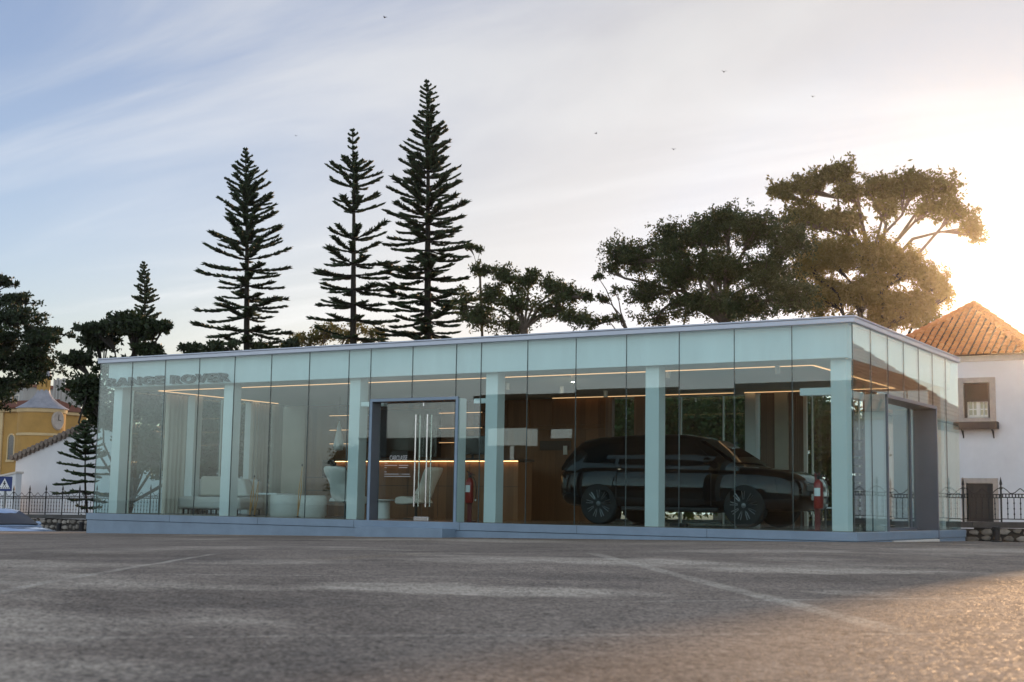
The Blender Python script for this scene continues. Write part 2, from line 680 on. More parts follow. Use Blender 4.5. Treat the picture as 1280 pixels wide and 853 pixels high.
M['signwhite'] = mat('sign_white', (.8, .8, .8), .5)
M['galv'] = mat('galvanised_post', (.20, .21, .21), .5, .6)
M['bark_dark'] = mat('dark_bark', (.022, .018, .014), .95, 0, .3, 6, .5, 20)
M['bark_pale'] = mat('pale_eucalyptus_bark', (.115, .09, .07), .9, 0, .35, 3, .3, 20)
M['pine'] = leaf_mat('araucaria_green', (.018, .034, .016), (.045, .075, .028), .12, (.10, .14, .03))
M['cypress'] = leaf_mat('dark_cypress_green', (.012, .022, .010), (.032, .050, .018), .10, (.08, .11, .02))
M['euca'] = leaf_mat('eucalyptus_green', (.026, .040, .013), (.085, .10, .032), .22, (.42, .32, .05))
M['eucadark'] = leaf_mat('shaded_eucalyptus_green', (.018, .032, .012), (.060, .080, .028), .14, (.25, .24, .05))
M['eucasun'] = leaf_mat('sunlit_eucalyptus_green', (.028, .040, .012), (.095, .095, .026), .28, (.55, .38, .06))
M['bush'] = leaf_mat('hedge_green', (.025, .045, .015), (.08, .11, .035), .25, (.25, .28, .05))
M['kiosk'] = mat('dark_timber_cladding', (.012, .010, .008), .8, 0, .2, 2)
M['render_grey'] = mat('grey_render', (.32, .32, .31), .85, 0, .1, 1)
M['redroof'] = mat('dull_red_roof', (.17, .065, .045), .8, 0, .2, 2)
M['bird'] = mat('dark_feathers', (.02, .02, .022), .8)
M['rack'] = mat('black_rack', (.02, .021, .022), .35, .2)
M['beam'] = mat('white_beam', (.80, .82, .80), .5)

# ------------------------------------------------------------------ ground
xs = np.unique(np.concatenate([np.linspace(-450, -70, 12), np.arange(-70, -30, 4.0), np.arange(-30, -24, .4), np.arange(-24, 16, 1.0), np.arange(16, 60, 5.0), np.linspace(60, 450, 12)]))
ys = np.unique(np.concatenate([np.linspace(-450, -70, 12), np.arange(-70, -24, 4.0), np.arange(-24, 14, 1.0), np.arange(14, 60, 5.0), np.linspace(60, 450, 12)]))
X, Y = np.meshgrid(xs, ys, indexing='ij')
Z = gz(X, Y)
g = MB()
nx, ny = len(xs), len(ys)
g.v = [(float(X[i, j]), float(Y[i, j]), float(Z[i, j])) for i in range(nx) for j in range(ny)]
g.f = [(i * ny + j, (i + 1) * ny + j, (i + 1) * ny + j + 1, i * ny + j + 1) for i in range(nx - 1) for j in range(ny - 1)]
go = g.build('ground', M['asphalt'], smooth_=True, recalc=False, ang=180)
tag(go, 'worn dark asphalt forecourt with pale dusty patches and joints', 'ground', kind='structure')

# ------------------------------------------------------------------ glass pavilion
W, D, H = 17.09, 6.80, 3.31
pav = thing('glass_pavilion', 'long flat roofed glass showroom pavilion on a blue grey plinth', 'building', (-8.5, 0, -.15))
PL = np.array(pav.location)


def pp(mb, name, m, par=None, **k):             # a part of the pavilion given in world coordinates
    mb.move(-PL)
    return mb.build(name, m, par or pav, **k)


# base
b = MB().box(-W - .09, .08, -.12, D + .1, -.14, 0)
b.box(-W - .075, .065, -.105, D + .085, -.75, -.146)
plinth = pp(b, 'plinth', M['plinth'], bevel=.006)
for i in range(1, 7):
    xx = -W + i * W / 7
    pp(MB().box(xx - .003, xx + .003, -.1225, -.115, -.139, -.004), 'plinth_joint', M['seam'], plinth)
pp(MB().box(-9.39, -7.41, -.56, -.106, -.6, -.115), 'entrance_step', M['plinth'], bevel=.008)
pp(MB().box(-W + .04, -.04, .04, D - .04, -.02, .006), 'floor', M['floor'])
# roof
b = MB().box(-W - .05, .05, -.05, D + .05, H + .005, H + .085)
roof = pp(b, 'roof', M['roofcap'], bevel=.006)
pp(MB().box(-W - .065, .065, -.065, D + .065, H + .088, H + .115), 'roof_lip', M['roofcap'], roof, bevel=.004)
pp(MB().box(-W + .17, -.17, .17, D - .17, 2.80, 3.30), 'ceiling', M['ceiling'])
b = MB()
b.box(-W + .12, -.12, .13, .168, 2.775, H)
b.box(-W + .12, -.12, D - .168, D - .13, 2.775, H)
b.box(-W + .12, -W + .158, .17, D - .17, 2.775, H)
b.box(-.158, -.12, .17, D - .17, 2.775, H)
pp(b, 'fascia', M['white'])

# columns
for cx in (-16.82, -13.52, -10.16, -6.95, -3.65, -.33):
    pp(MB().box(cx - .13, cx + .13, .30, .56, 0.006, 2.80), 'column', M['column'], bevel=.006)
for cx in (-16.82, -4.2, -.33):
    pp(MB().box(cx - .12, cx + .12, D - .55, D - .3, 0.006, 2.80), 'column', M['column'], bevel=.006)
pp(MB().box(-16.9, -16.66, 2.55, 2.8, .006, 2.8), 'column', M['column'], bevel=.006)
pp(MB().box(-16.9, -16.66, 4.55, 4.8, .006, 2.8), 'column', M['column'], bevel=.006)
# white beams at the height of the portals
for q_ in ((-10.02, -9.46, .33, .45, 2.22, 2.31), (-7.36, -7.09, .33, .45, 2.22, 2.31), (-.46, -.34, .57, 1.7, 2.2, 2.32), (-1.0, -.47, .36, .5, 2.2, 2.32)):
    pp(MB().box(*q_), 'tie_beam', M['beam'])

# glass skin
us = [-W + i for i in range(8)] + [-W + 7.536, -W + 8.536, -W + 9.536] + [-7.0 + i for i in range(8)]
us = [round(u, 3) for u in us]


def pane(x0, x1, y0, y1, z0, z1, name='glass_pane', m='glass', tilt=0):
    cx, cy, cz = (x0 + x1) / 2, (y0 + y1) / 2, (z0 + z1) / 2
    mb = MB().box(x0 - cx, x1 - cx, y0 - cy, y1 - cy, z0 - cz, z1 - cz)
    o = mb.build(name, M[m], pav, loc=tuple(np.array([cx, cy, cz]) - PL))
    if x1 - x0 > y1 - y0:
        o.rotation_euler = (tilt * .6, 0, tilt)
    return o


for i in range(len(us) - 1):
    a, c = us[i] + .006, us[i + 1] - .006
    z0 = 2.332 if i in (8, 9) else .003
    pane(a, c, -.008, .008, z0, H, tilt=random.uniform(-1, 1) * .0022)
for i, u in enumerate(us):
    z0 = 2.332 if i == 9 else .003
    pp(MB().box(u - .0055, u + .0055, -.0095, .0095, z0, H), 'silicone_joint', M['seam'])
vs = [i * D / 7 for i in range(8)]
for side in (0, 1):
    xx = 0 if side else -W
    for i in range(7):
        a, c = vs[i] + .006 + (.012 if i == 0 else 0), vs[i + 1] - .006
        z0 = .003
        if side and i in (2, 3, 4):
            z0 = 2.318
        if side and i == 1:
            pane(xx - .008, xx + .008, a, 1.772, .003, 2.305)
            z0 = 2.318
        pane(xx - .008, xx + .008, a, c, z0, H)
        if i:
            pp(MB().box(xx - .0095, xx + .0095, vs[i] - .0055, vs[i] + .0055, 2.318 if side and i in (2, 3, 4) else .003, H), 'silicone_joint', M['seam'])
for i in range(17):
    x0, x1 = -W + i * W / 17 + .012, -W + (i + 1) * W / 17 - .006
    pane(x0, x1, D - .008, D + .008, .003, H)
for i in range(1, 17):
    x0 = -W + i * W / 17
    pp(MB().box(x0 - .012, x0 + .012, D - .06, D - .012, .006, 2.78), 'glass_fin', M['sheer'])
for i in (1, 2, 3, 4, 5, 6):
    pp(MB().box(-W + .012, -W + .05, vs[i] - .01, vs[i] + .01, .006, 2.78), 'glass_fin', M['sheer'])

# front entrance portal
px0, px1, pzt = at(461, 560, -.03)[0], at(571.3, 560, -.03)[0], 2.325
b = MB()
b.box(px0 + .02, px0 + .05, -.02, .26, .001, pzt - .02)
b.box(px1 - .05, px1 - .02, -.02, .26, .001, pzt - .02)
b.box(px0 + .052, px1 - .052, -.02, .2605, pzt - .055, pzt - .02)
fp = pp(b, 'entrance_portal', M['portal'], bevel=.003)
pp(MB().box(px0, px0 + .018, .011, .26, .001, pzt - .02), 'portal_lining', M['column'], fp)
pp(MB().box(px1 - .018, px1, .011, .26, .001, pzt - .02), 'portal_lining', M['column'], fp)
b = MB()
b.box(px0 - .004, px0 + .052, -.03, -.0215, .001, pzt + .004)
b.box(px1 - .052, px1 + .004, -.03, -.0215, .001, pzt + .004)
b.box(px0 + .0525, px1 - .0525, -.03, -.0215, pzt - .052, pzt + .004)
pp(b, 'portal_trim', M['plinth'], fp)
xm = -8.42
for (a, c) in ((px0 + .06, xm - .004), (xm + .004, px1 - .06)):
    d = pane(a, c, .214, .226, .03, pzt - .07, 'door', 'glass_door')
    hx = (c - .13) if c < xm else (a + .13)
    for yy in (.15, .29):
        mb = MB().tube([(hx, yy, .27), (hx, yy, 2.02)], .016, 10)
        mb.tube([(hx, yy, .5), (hx, .22, .5)], .008, 6)
        mb.tube([(hx, yy, 1.85), (hx, .22, 1.85)], .008, 6)
        mb.move((-(a + c) / 2, -.22, -(.03 + pzt - .07) / 2))
        mb.build('handle', M['steel'], d, smooth_=True)
pp(MB().box(xm - .17, xm + .17, .195, .245, .008, .085), 'patch_fitting', M['steel'], bevel=.006)
pp(MB().box(xm - .012, xm + .012, .20, .235, pzt - .14, pzt - .06), 'patch_fitting', M['steel'])

# side entrance portal (deep frame, stands proud of the glass)
sy0, sy1, szt = 1.78, 4.83, 2.31
b = MB()
b.box(-.36, .03, sy0 + .02, sy0 + .05, -.4, szt)
b.box(-.36, .085, sy1 - .06, sy1, -.4, szt)
b.prism([(-.3605, sy0 + .02), (.03, sy0 + .02), (.086, sy1 + .001), (-.3605, sy1 + .001)], szt - .06, szt + .001, 'z')
sp_ = pp(b, 'side_portal', M['portal'], bevel=.004)
pp(MB().box(-.36, -.012, sy0, sy0 + .018, -.02, szt), 'portal_lining', M['column'], sp_)
pp(MB().prism([(.10, -.3), (.10, -.165), (-.30, -.02), (-.36, -.02), (-.36, -.3)], sy0 + .062, sy1 - .062), 'ramp', M['cornice'])
pp(MB().box(-.345, -.30, sy0 + .062, sy1 - .062, -.018, .05), 'door_sill', M['portal'], sp_)
pane(-.336, -.324, sy0 + .07, sy1 - .45, .055, szt - .07, 'side_door', 'glass_door')
pp(MB().box(-.35, -.31, sy1 - .44, sy1 - .38, .05, szt - .062), 'door_post', M['portal'], sp_)
pane(-.336, -.324, sy1 - .37, sy1 - .065, .055, szt - .07, 'side_light', 'glass_door')

# the one ceiling spot that is lit
ql = atz(716, 478, 2.66)
ld = bpy.data.lights.new('spot_lamp', 'SPOT')
ld.energy = 60
ld.color = (1.0, .74, .5)
ld.spot_size = R(105)
ld.spot_blend = .8
ld.shadow_soft_size = .03
lo = bpy.data.objects.new('spot_lamp', ld)
COL.objects.link(lo)
lo.location = (ql[0], ql[1], 2.65)
lo.rotation_euler = Vector((-.55, .75, -.6)).to_track_quat('-Z', 'Y').to_euler()

# sign lettering standing on the fascia
def text_mesh(body, size, extrude, offset=0, spacing=1.0):
    cu = bpy.data.curves.new('txt', 'FONT')
    cu.body = body
    cu.size = size
    cu.extrude = extrude
    cu.offset = offset
    cu.space_character = spacing
    cu.resolution_u = 3
    o = bpy.data.objects.new('txt', cu)
    COL.objects.link(o)
    dg = bpy.context.evaluated_depsgraph_get()
    dg.update()
    me = bpy.data.meshes.new_from_object(o.evaluated_get(dg))
    bpy.data.objects.remove(o)
    return me


def put_text(me, name, x0, x1, z0, z1, yc, m, parent, off, each=False):
    co = np.empty(len(me.vertices) * 3)
    me.vertices.foreach_get('co', co)
    co = co.reshape(-1, 3)
    lo, hi = co.min(0), co.max(0)
    n = np.empty_like(co)
    n[:, 0] = x0 + (co[:, 0] - lo[0]) / (hi[0] - lo[0]) * (x1 - x0)
    n[:, 2] = z0 + (co[:, 1] - lo[1]) / (hi[1] - lo[1]) * (z1 - z0)
    n[:, 1] = yc - co[:, 2]
    n -= np.array(off)
    me.vertices.foreach_set('co', n.ravel())
    if each:
        bb = bmesh.new()
        bb.from_mesh(me)
        bmesh.ops.remove_doubles(bb, verts=bb.verts, dist=1e-5)
        left = set(bb.faces)
        isl = []
        while left:
            st_, grp = [left.pop()], []
            while st_:
                f_ = st_.pop()
                grp.append(f_)
                for e_ in f_.edges:
                    for g_ in e_.link_faces:
                        if g_ in left:
                            left.discard(g_)
                            st_.append(g_)
            isl.append(grp)
        for grp in isl:
            idx, vv = {}, []
            for f_ in grp:
                for v_ in f_.verts:
                    if v_ not in idx:
                        idx[v_] = len(vv)
                        vv.append(tuple(v_.co))
            mb_ = MB()
            mb_.v = vv
            mb_.f = [tuple(idx[v_] for v_ in f_.verts) for f_ in grp]
            mb_.build(name, m, parent)
        bb.free()
        return None
    me.materials.clear()
    me.materials.append(m)
    o = bpy.data.objects.new(name, me)
    COL.objects.link(o)
    o.parent = parent
    return o


put_text(text_mesh('RANGE ROVER', 1, .05, .022, 1.12), 'sign_letter', -16.93, -13.30, 2.80, 2.99, .075, M['lettering'], pav, PL, True)
t0 = at(487, 575, .205)
t1 = at(509, 568, .205)
put_text(text_mesh('CARCLASSE', 1, .002, .0), 'door_lettering', t0[0], t1[0], t0[2] - .01, t0[2] + .085, .209, M['doorletter'], pav, PL)
b = MB()
for k, (w1, w2) in enumerate(((.07, .0), (.30, .22), (.05, .2), (0, 0), (.05, .0), (.42, .26), (.34, .28))):
    zz = t0[2] - .07 - k * .042
    if w1:
        b.box(t0[0] - .12, t0[0] - .12 + w1, .2085, .2105, zz, zz + .011)
    if w2:
        b.box(t0[0] + .22, t0[0] + .22 + w2, .2085, .2105, zz, zz + .011)
pp(b, 'opening_hours', M['doorletter'])

# ceiling lights
b = MB().box(-16.6, -1.08, 1.285, 1.305, 2.786, 2.798)
b.box(-1.115, -1.08, 1.316, 6.2, 2.786, 2.798).box(-16.6, -16.565, 1.316, 5.4, 2.786, 2.798)
b.box(-9.0, -4.55, 6.165, 6.2, 2.786, 2.798).box(-4.3, -1.116, 6.165, 6.2, 2.786, 2.798)
pp(b, 'light_strip', M['led'])
for (ax, ay, lit) in ((617, 484, 0), (634, 488, 0), (716, 478, 1), (702, 492, 0), (835, 474, 0), (972, 468, 0), (757, 497, 0)):
    q = atz(ax, ay, 2.66)
    so = pp(MB().lathe([(.01, .135), (.045, .135), (.045, .0), (.036, .0), (.036, .012)], (q[0], q[1], 2.665), 12), 'spotlight', M['white'], smooth_=True)
    pp(MB().lathe([(.001, 0), (.035, .001), (.035, .006), (.001, .007)], (q[0], q[1], 2.664), 12), 'lens', M['spot' if lit else 'offspot'], so)

# back wall of timber
YB = 6.3
xl, xr = at(382, 600, YB)[0], at(757, 600, YB)[0]
b = MB().box(xl, xr, YB, YB + .12, .006, 2.79)
for k in range(9):
    xx = xr - .12 - k * .62
    b.box(xx - .54, xx - .02, YB - .03, YB - .0015, 2.18, 2.72)     # cupboard fronts
b.box(xr - 5.8, xr - .02, YB - .05, YB - .0015, 2.08, 2.165)
wl = pp(b, 'timber_wall', M['wood'], bevel=.004)
pp(MB().box(at(757, 560, YB)[0] + .0, at(763, 560, YB)[0] + .04, YB - .02, YB + .12, .006, 2.79), 'wall_trim', M['slat'], bevel=.004)
pp(MB().box(at(791, 560, YB)[0], at(828, 560, YB)[0], YB + .05, YB + .15, .006, 2.79), 'timber_wall', M['slat'], bevel=.004)
pp(MB().box(at(352, 560, YB)[0] + .1, xl - .003, YB - .1, YB + .1, .006, 2.79), 'fabric_wall', M['beige'])
pp(MB().box(at(675, 560, YB)[0], at(714, 555, YB)[0], YB - .012, YB - .002, 1.60, 1.82), 'wall_panel', M['wood_dark'])
q = at(707, 563, YB)
pp(MB().box(q[0] - .05, q[0] + .05, YB - .03, YB - .003, q[2] - .1, q[2] + .1), 'wall_switch', M['plate'], bevel=.004)
q0, q1 = at(403, 597, YB), at(427, 575, YB)
pp(MB().box(q0[0], q1[0], YB - .02, YB - .003, q0[2], q1[2]), 'wall_niche', M['screen'])
for k in range(4):
    q = at(382, 597 + 16 * k, YB)
    pp(MB().box(xl, xl + 1.9, YB - .012, YB - .002, q[2] - .01, q[2] + .01), 'wall_groove', M['wood_dark'])

# lit shelves behind the counter
xs0, xs1 = at(409, 540, 6.0)[0], at(606, 540, 6.0)[0]
for py_ in (516.5, 535.5, 553.5):
    q = at(560, py_, 6.0)
    for (a, c) in ((at(411, py_, 6.0)[0], at(458, py_, 6.0)[0]), (at(548, py_, 6.0)[0], at(603, py_, 6.0)[0])):
        sh = pp(MB().box(a, c, 6.0, YB - .003, q[2] + .006, q[2] + .04), 'shelf', M['wood_dark'], bevel=.003)
        pp(MB().box(a + .02, c - .02, 6.002, 6.02, q[2] - .006, q[2] + .005), 'light_strip', M['led'], sh)
sb0, sb1 = at(462, 545, 6.1)[0], at(546, 545, 6.1)[0]
pp(MB().box(sb0, sb1, 6.1, YB - .004, 1.45, 2.62), 'black_panel', M['screen'], bevel=.004)

# right rear: slatted curtain wall between the rear panes
q0, q1 = at(951, 560, YB + .1), at(1007, 560, YB + .1)
b = MB()
for k in range(26):
    xx = q0[0] + (q1[0] - q0[0]) * k / 26
    b.box(xx, xx + .035, YB + .1, YB + .16, .006, 2.79)
pp(b, 'slatted_screen', M['slat'])
pp(MB().box(at(968, 560, YB)[0], at(984, 560, YB)[0], YB + .02, YB + .095, .006, 2.79), 'fabric_wall', M['beige'])
pp(MB().box(at(1004, 560, YB)[0], at(1008, 560, YB)[0], YB + .02, YB + .095, .006, 2.79), 'wall_trim', M['curtain'])

# ------------------------------------------------------------------ inside: loose things
def curtain(x, y0, y1, z1, label, m, waves):
    o = thing('curtain', label, 'curtain', (x, y0, .01), 0, 'curtains along the end wall')
    n = waves * 8
    A, B = [], []
    for k in range(n + 1):
        t = k / n
        yy = (y1 - y0) * t
        xx = .06 * math.sin(2 * PI * waves * t) + .015 * math.sin(11 * t * waves)
        A.append((xx, yy))
        B.append((xx + .02, yy))
    MB().prism(A + B[::-1], 0, z1, 'z').build('drape', m, o, smooth_=True, ang=80)
    MB().tube([(0, -.05, z1 + .012), (0, y1 - y0 + .05, z1 + .012)], .012, 6).build('curtain_rail', M['steel'], o)
    return o


Y0, Y1 = atx(205, 560, -16.7)[1], atx(232, 560, -16.7)[1]
curtain(-16.7, Y0, Y1, 2.74, 'cream curtain bunched nearest the corner under the sign lettering', M['curtain'], 5)
Y0, Y1 = atx(312, 560, -16.7)[1], atx(336, 560, -16.7)[1]
curtain(-16.7, Y0, Y1, 2.74, 'beige curtain hanging behind the pale grey sofa', M['curtain'], 5)
Y0, Y1 = atx(338, 560, -16.7)[1], atx(352, 560, -16.7)[1]
curtain(-16.7, Y0, Y1, 2.74, 'pale greenish sheer curtain beside the beige wall', M['sheer'], 4)

# sofa
q = at(275, 640, 2.6)
so = thing('sofa', 'pale grey sofa with tall back cushions by the end wall', 'sofa', (q[0] - .1, 2.6, .006))
MB().box(-1.05, 1.05, -.42, .45, .12, .40).build('seat', M['fabric'], so, bevel=.07, seg=4, smooth_=True)
MB().box(-1.0, .98, .22, .46, .41, .82).build('backrest', M['fabric'], so, bevel=.08, seg=4, smooth_=True)
MB().box(-.62, .2, .05, .2, .42, .88).build('cushion', M['curtain'], so, bevel=.06, seg=4, smooth_=True)
MB().prism([(.25, .42), (1.0, .42), (.85, .82), (.25, .84)], -.1, .17).build('cushion', M['fabric2'], so, bevel=.05, seg=3, smooth_=True)
for (a, c) in ((-.95, -.35), (.95, -.35), (-.95, .38), (.95, .38)):
    MB().lathe([(.02, 0), (.025, .12)], (a, c, 0), 8).build('leg', M['black'], so)
b = MB()
for k in range(14):
    b.box(-.98 + k * .145, -.95 + k * .145, -.40, -.37, .005, .12)
b.box(-.98, 1.0, -.405, -.402, .10, .118).box(-.99, 1.0, -.402, -.37, .002, .0055)
b.build('slatted_base', M['black'], so)

q0, q1 = at(331, 645, 2.0), at(356, 619, 2.0)
st = thing('side_table', 'white square side table between the sofa and the round pouf', 'table', ((q0[0] + q1[0]) / 2, 2.0, .006))
MB().box(-.3, .3, -.3, .3, .46, .50).build('tabletop', M['white'], st, bevel=.008)
MB().box(-.02, .12, -.12, .12, 0, .459).build('leg', M['white'], st, bevel=.01)

def pouf(px, label, r, h, Y):
    q = at(px, 645, Y)
    o = thing('pouf', label, 'pouf', (q[0], Y, .006), 0, 'round upholstered poufs')
    MB().lathe([(.02, 0), (r * .9, 0), (r, .05), (r, h - .07), (r * .95, h - .015), (r * .85, h), (.02, h)], (0, 0, 0), 28).build('cushion', M['fabric2'], o, smooth_=True)
    MB().lathe([(r * 1.002, h * .52), (r * 1.006, h * .53), (r * 1.002, h * .54)], (0, 0, 0), 28).build('piping', M['fabric'], o)
    return o


pouf(358, 'round white pouf beside the white side table', .36, .47, 1.6)
pouf(388, 'round white pouf to the left of the wing armchair', .34, .46, 1.9)


def stem(px, py0, py1, Y, label, dx=0):
    q0, q1 = at(px, py0, Y), at(px + dx, py1, Y)
    o = thing('floor_ornament', label, 'ornament', (q0[0], Y, .006), 0, 'slender golden floor ornaments')
    h = q1[2]
    MB().lathe([(.07, 0), (.075, .008), (.02, .02), (.01, .03)], (0, 0, 0), 14).build('base', M['black'], o, smooth_=True)
    d = q1[0] - q0[0]
    for s in (-1, 1):
        MB().tube([(0, 0, .02), (d * .5 + s * .02, s * .015, h * .5), (d, 0, h)], [.012, .013, .005], 7).build('stem', M['gold'], o, smooth_=True)
    MB().ball((d, 0, h), .018, 6, 1, 1, 1.7).build('tip', M['black'], o, smooth_=True)


stem(372, 646, 582, .9, 'slender golden floor ornament in front of the round poufs', 6)
stem(312, 644, 596, .95, 'shorter golden floor ornament in front of the sofa end', 6)
stem(318, 644, 601, 1.15, 'thin golden floor ornament just right of the shorter one by the sofa', 5)

# armchairs
def armchair(px, Y, rz, label):
    q = at(px, 640, Y)
    o = thing('armchair', label, 'armchair', (q[0], Y, .006), rz, 'pale lounge armchairs')
    # local: faces -y, back towards +y ; shell narrows at the waist between seat and headrest
    prof = [(.22, .33), (.30, .36), (.36, .45), (.35, .56), (.27, .68), (.26, .76), (.33, .90), (.345, 1.0), (.32, 1.07), (.2, 1.09)]
    rings = []
    for (hw, z) in prof:
        t = (z - .33) / .76
        y0 = .18 + .34 * t
        ring = []
        for k in range(9):
            a = -1 + 2 * k / 8
            ring.append((a * hw, y0 - .16 * a * a - .04, z))
        for k in range(8, -1, -1):
            a = -1 + 2 * k / 8
            ring.append((a * hw * .96, y0 + .07 - .16 * a * a, z - .01))
        rings.append(ring)
    MB().loft(rings).build('backrest', M['fabric2'], o, smooth_=True, sub=1)
    MB().prism([(-.36, .36), (-.33, .45), (-.2, .47), (.2, .42), (.25, .34), (-.2, .30), (-.33, .31)], -.32, .32, 'x').build('seat', M['fabric2'], o, bevel=.05, seg=4, smooth_=True)
    MB().lathe([(.28, 0), (.28, .015), (.04, .035), (.03, .04), (.03, .32)], (0, .0, 0), 20).build('swivel_base', M['black'], o, smooth_=True)
    return o


armchair(433, 2.2, R(170), 'pale wing armchair seen from behind left of the entrance')
armchair(520, 2.4, R(-80), 'pale wing armchair seen from its side behind the glass doors')
q = at(479, 645, 2.5)
tb = thing('drum_table', 'small white drum side table next to the side on armchair', 'table', (q[0], 2.5, .006))
MB().lathe([(.02, .37), (.24, .37), (.25, .385), (.24, .40), (.02, .40)], (0, 0, 0), 24).build('tabletop', M['white'], tb, smooth_=True)
MB().lathe([(.15, 0), (.14, .02), (.14, .369)], (0, 0, 0), 20).build('leg', M['white'], tb, smooth_=True)

# pendant cloth-like lamp
q0, q1 = at(423, 562, 4.2), at(423, 527, 4.2)
lp = thing('pendant_lamp', 'white cone pendant lamp hanging left of the lit shelves', 'lamp', (q0[0], 4.2, q0[2]))
hh = q1[2] - q0[2]
MB().lathe([(.005, hh), (.03, hh * .9), (.12, hh * .15), (.11, .0), (.05, -.03)], (0, 0, 0), 16).build('lamp_shade', M['white'], lp, smooth_=True)
MB().tube([(0, 0, hh), (0, 0, 2.79 - q0[2])], .004, 5).build('cable', M['black'], lp)

# reception counter
q0, q1 = at(448, 577, 4.3), at(612, 577, 4.3)
zc = q0[2]
ct = thing('reception_counter', 'long timber reception counter lit by a warm strip under its top', 'counter', ((q0[0] + q1[0]) / 2, 4.3, .006))
hw = (q1[0] - q0[0]) / 2 + .7
MB().box(-hw, hw, .06, .66, 0, zc - .03).build('counter_front', M['wood'], ct, bevel=.004)
MB().box(-hw - .03, hw + .03, 0, .70, zc + .0, zc + .05).build('countertop', M['wood_dark'], ct, bevel=.004)
MB().box(-hw, hw, .012, .045, zc - .012, zc - .002).build('light_strip', M['ledbar'], ct)
b = MB()
for k in range(6):
    xx = -hw + (k + .5) * hw / 3
    b.box(xx - .004, xx + .004, .055, .0595, .05, zc - .05)
b.box(-hw, hw, .055, .0592, .72, .728)
b.build('panel_joint', M['black'], ct)
q = at(466, 573, 4.5)
for (px, w, h) in ((505, .3, .16), (590, .36, .5), (473, .1, .25)):
    q = at(px, 574, 4.6)
    mo = thing('counter_monitor', {505: 'low dark printer on the counter behind the door lettering', 590: 'large dark monitor standing at the right end of the counter', 473: 'slim dark bottle shaped vase on the counter at the door jamb'}[px], {505: 'printer', 590: 'monitor', 473: 'vase'}[px], (q[0], 4.6, zc + .057))
    if px == 590:
        MB().box(-.34, .34, -.02, .02, .1, .52).build('screen', M['screen'], mo, bevel=.008)
        MB().box(-.12, .12, -.08, .1, 0, .02).box(-.03, .03, .021, .045, .02, .3).build('stand', M['black'], mo)
        mo.name = 'monitor'
    elif px == 505:
        MB().box(-.24, .24, -.2, .2, 0, .2).build('body', M['black'], mo, bevel=.02)
        MB().box(-.2, .2, -.28, -.202, .04, .06).build('paper_tray', M['rim'], mo)
        mo.name = 'printer'
    else:
        MB().lathe([(.05, 0), (.06, .05), (.05, .18), (.018, .24), (.02, .32)], (0, 0, 0), 14).build('body', M['black'], mo, smooth_=True)
        MB().lathe([(.021, .32), (.024, .325), (.021, .33)], (0, 0, 0), 14).build('rim', M['rim'], mo)
        mo.name = 'vase'


# fire extinguishers on red floor stands
def extinguisher(px, Y, label, label2, flip=1):
    q = at(px, 655, Y)
    s = thing('extinguisher_stand', label2, 'stand', (q[0], Y, .006), 0, 'red extinguisher stands')
    MB().box(-.13, .13, -.11, .11, 0, .012).build('base', M['reddark'], s, bevel=.004)
    MB().box(-.045, .045, .03, .055, .0125, .93).build('post', M['reddark'], s, bevel=.006)
    MB().box(-.035, .035, -.03, .029, .34, .355).build('bracket', M['reddark'], s)
    e = thing('fire_extinguisher', label, 'extinguisher', (q[0] + .05 * flip, Y - .05, .362), 0, 'red fire extinguishers')
    MB().lathe([(.02, 0), (.07, 0), (.078, .02), (.078, .36), (.068, .42), (.03, .455), (.022, .47)], (0, 0, 0), 20).build('cylinder', M['red'], e, smooth_=True)
    MB().lathe([(.0785, .2), (.079, .2), (.079, .33), (.0785, .33)], (0, 0, 0), 14, a0=R(-130), a1=R(-50)).build('paper_label', M['signwhite'], e)
    b = MB().lathe([(.02, .47), (.024, .475), (.024, .51), (.015, .515)], (0, 0, 0), 10)
    b.prism([(-.03, .51), (.12, .515), (.12, .527), (-.02, .535)], -.009, .009).prism([(-.02, .545), (-.07, .60), (-.06, .606), (.0, .555), (.1, .545), (.1, .535)], -.009, .009)
    b.build('valve', M['black'], e)
    MB().tube([(.02, 0, .49), (.09, -.01, .48), (.14, -.01, .38), (.155, 0, .22), (.145, 0, .1), (.14, 0, .06)], .009, 6).build('hose', M['black'], e, smooth_=True)
    MB().lathe([(.008, 0), (.016, .02), (.016, .04)], (.14, 0, .03), 8).build('nozzle', M['plate'], e)


extinguisher(585, .62, 'red fire extinguisher hung just right of the entrance portal', 'red floor stand just right of the entrance portal')
extinguisher(1021, .45, 'red fire extinguisher in front of the black car bumper', 'red floor stand in front of the black car bumper')

# black rack near the right corner
q0, q1 = at(1063, 655, 2.0), at(1077, 553, 2.0)
rk = thing('equipment_rack', 'tall black equipment rack standing at the right glass corner', 'rack', (q0[0] + .05, 2.1, .006))
hh = q1[2]
b = MB()
for (a, c) in ((-.25, -.2), (.2, -.2), (-.25, .22), (.2, .22)):
    b.box(a, a + .05, c, c + .05, 0, hh)
b.build('frame', M['rack'], rk, bevel=.004)
for k in range(9):
    z = .1 + k * (hh - .2) / 9
    MB().box(-.195, .195, -.17, .21, z, z + .10).build('drawer', M['rack'], rk, bevel=.006)
MB().box(-.27, .27, -.22, .29, hh + .001, hh + .03).build('top', M['rack'], rk, bevel=.004)

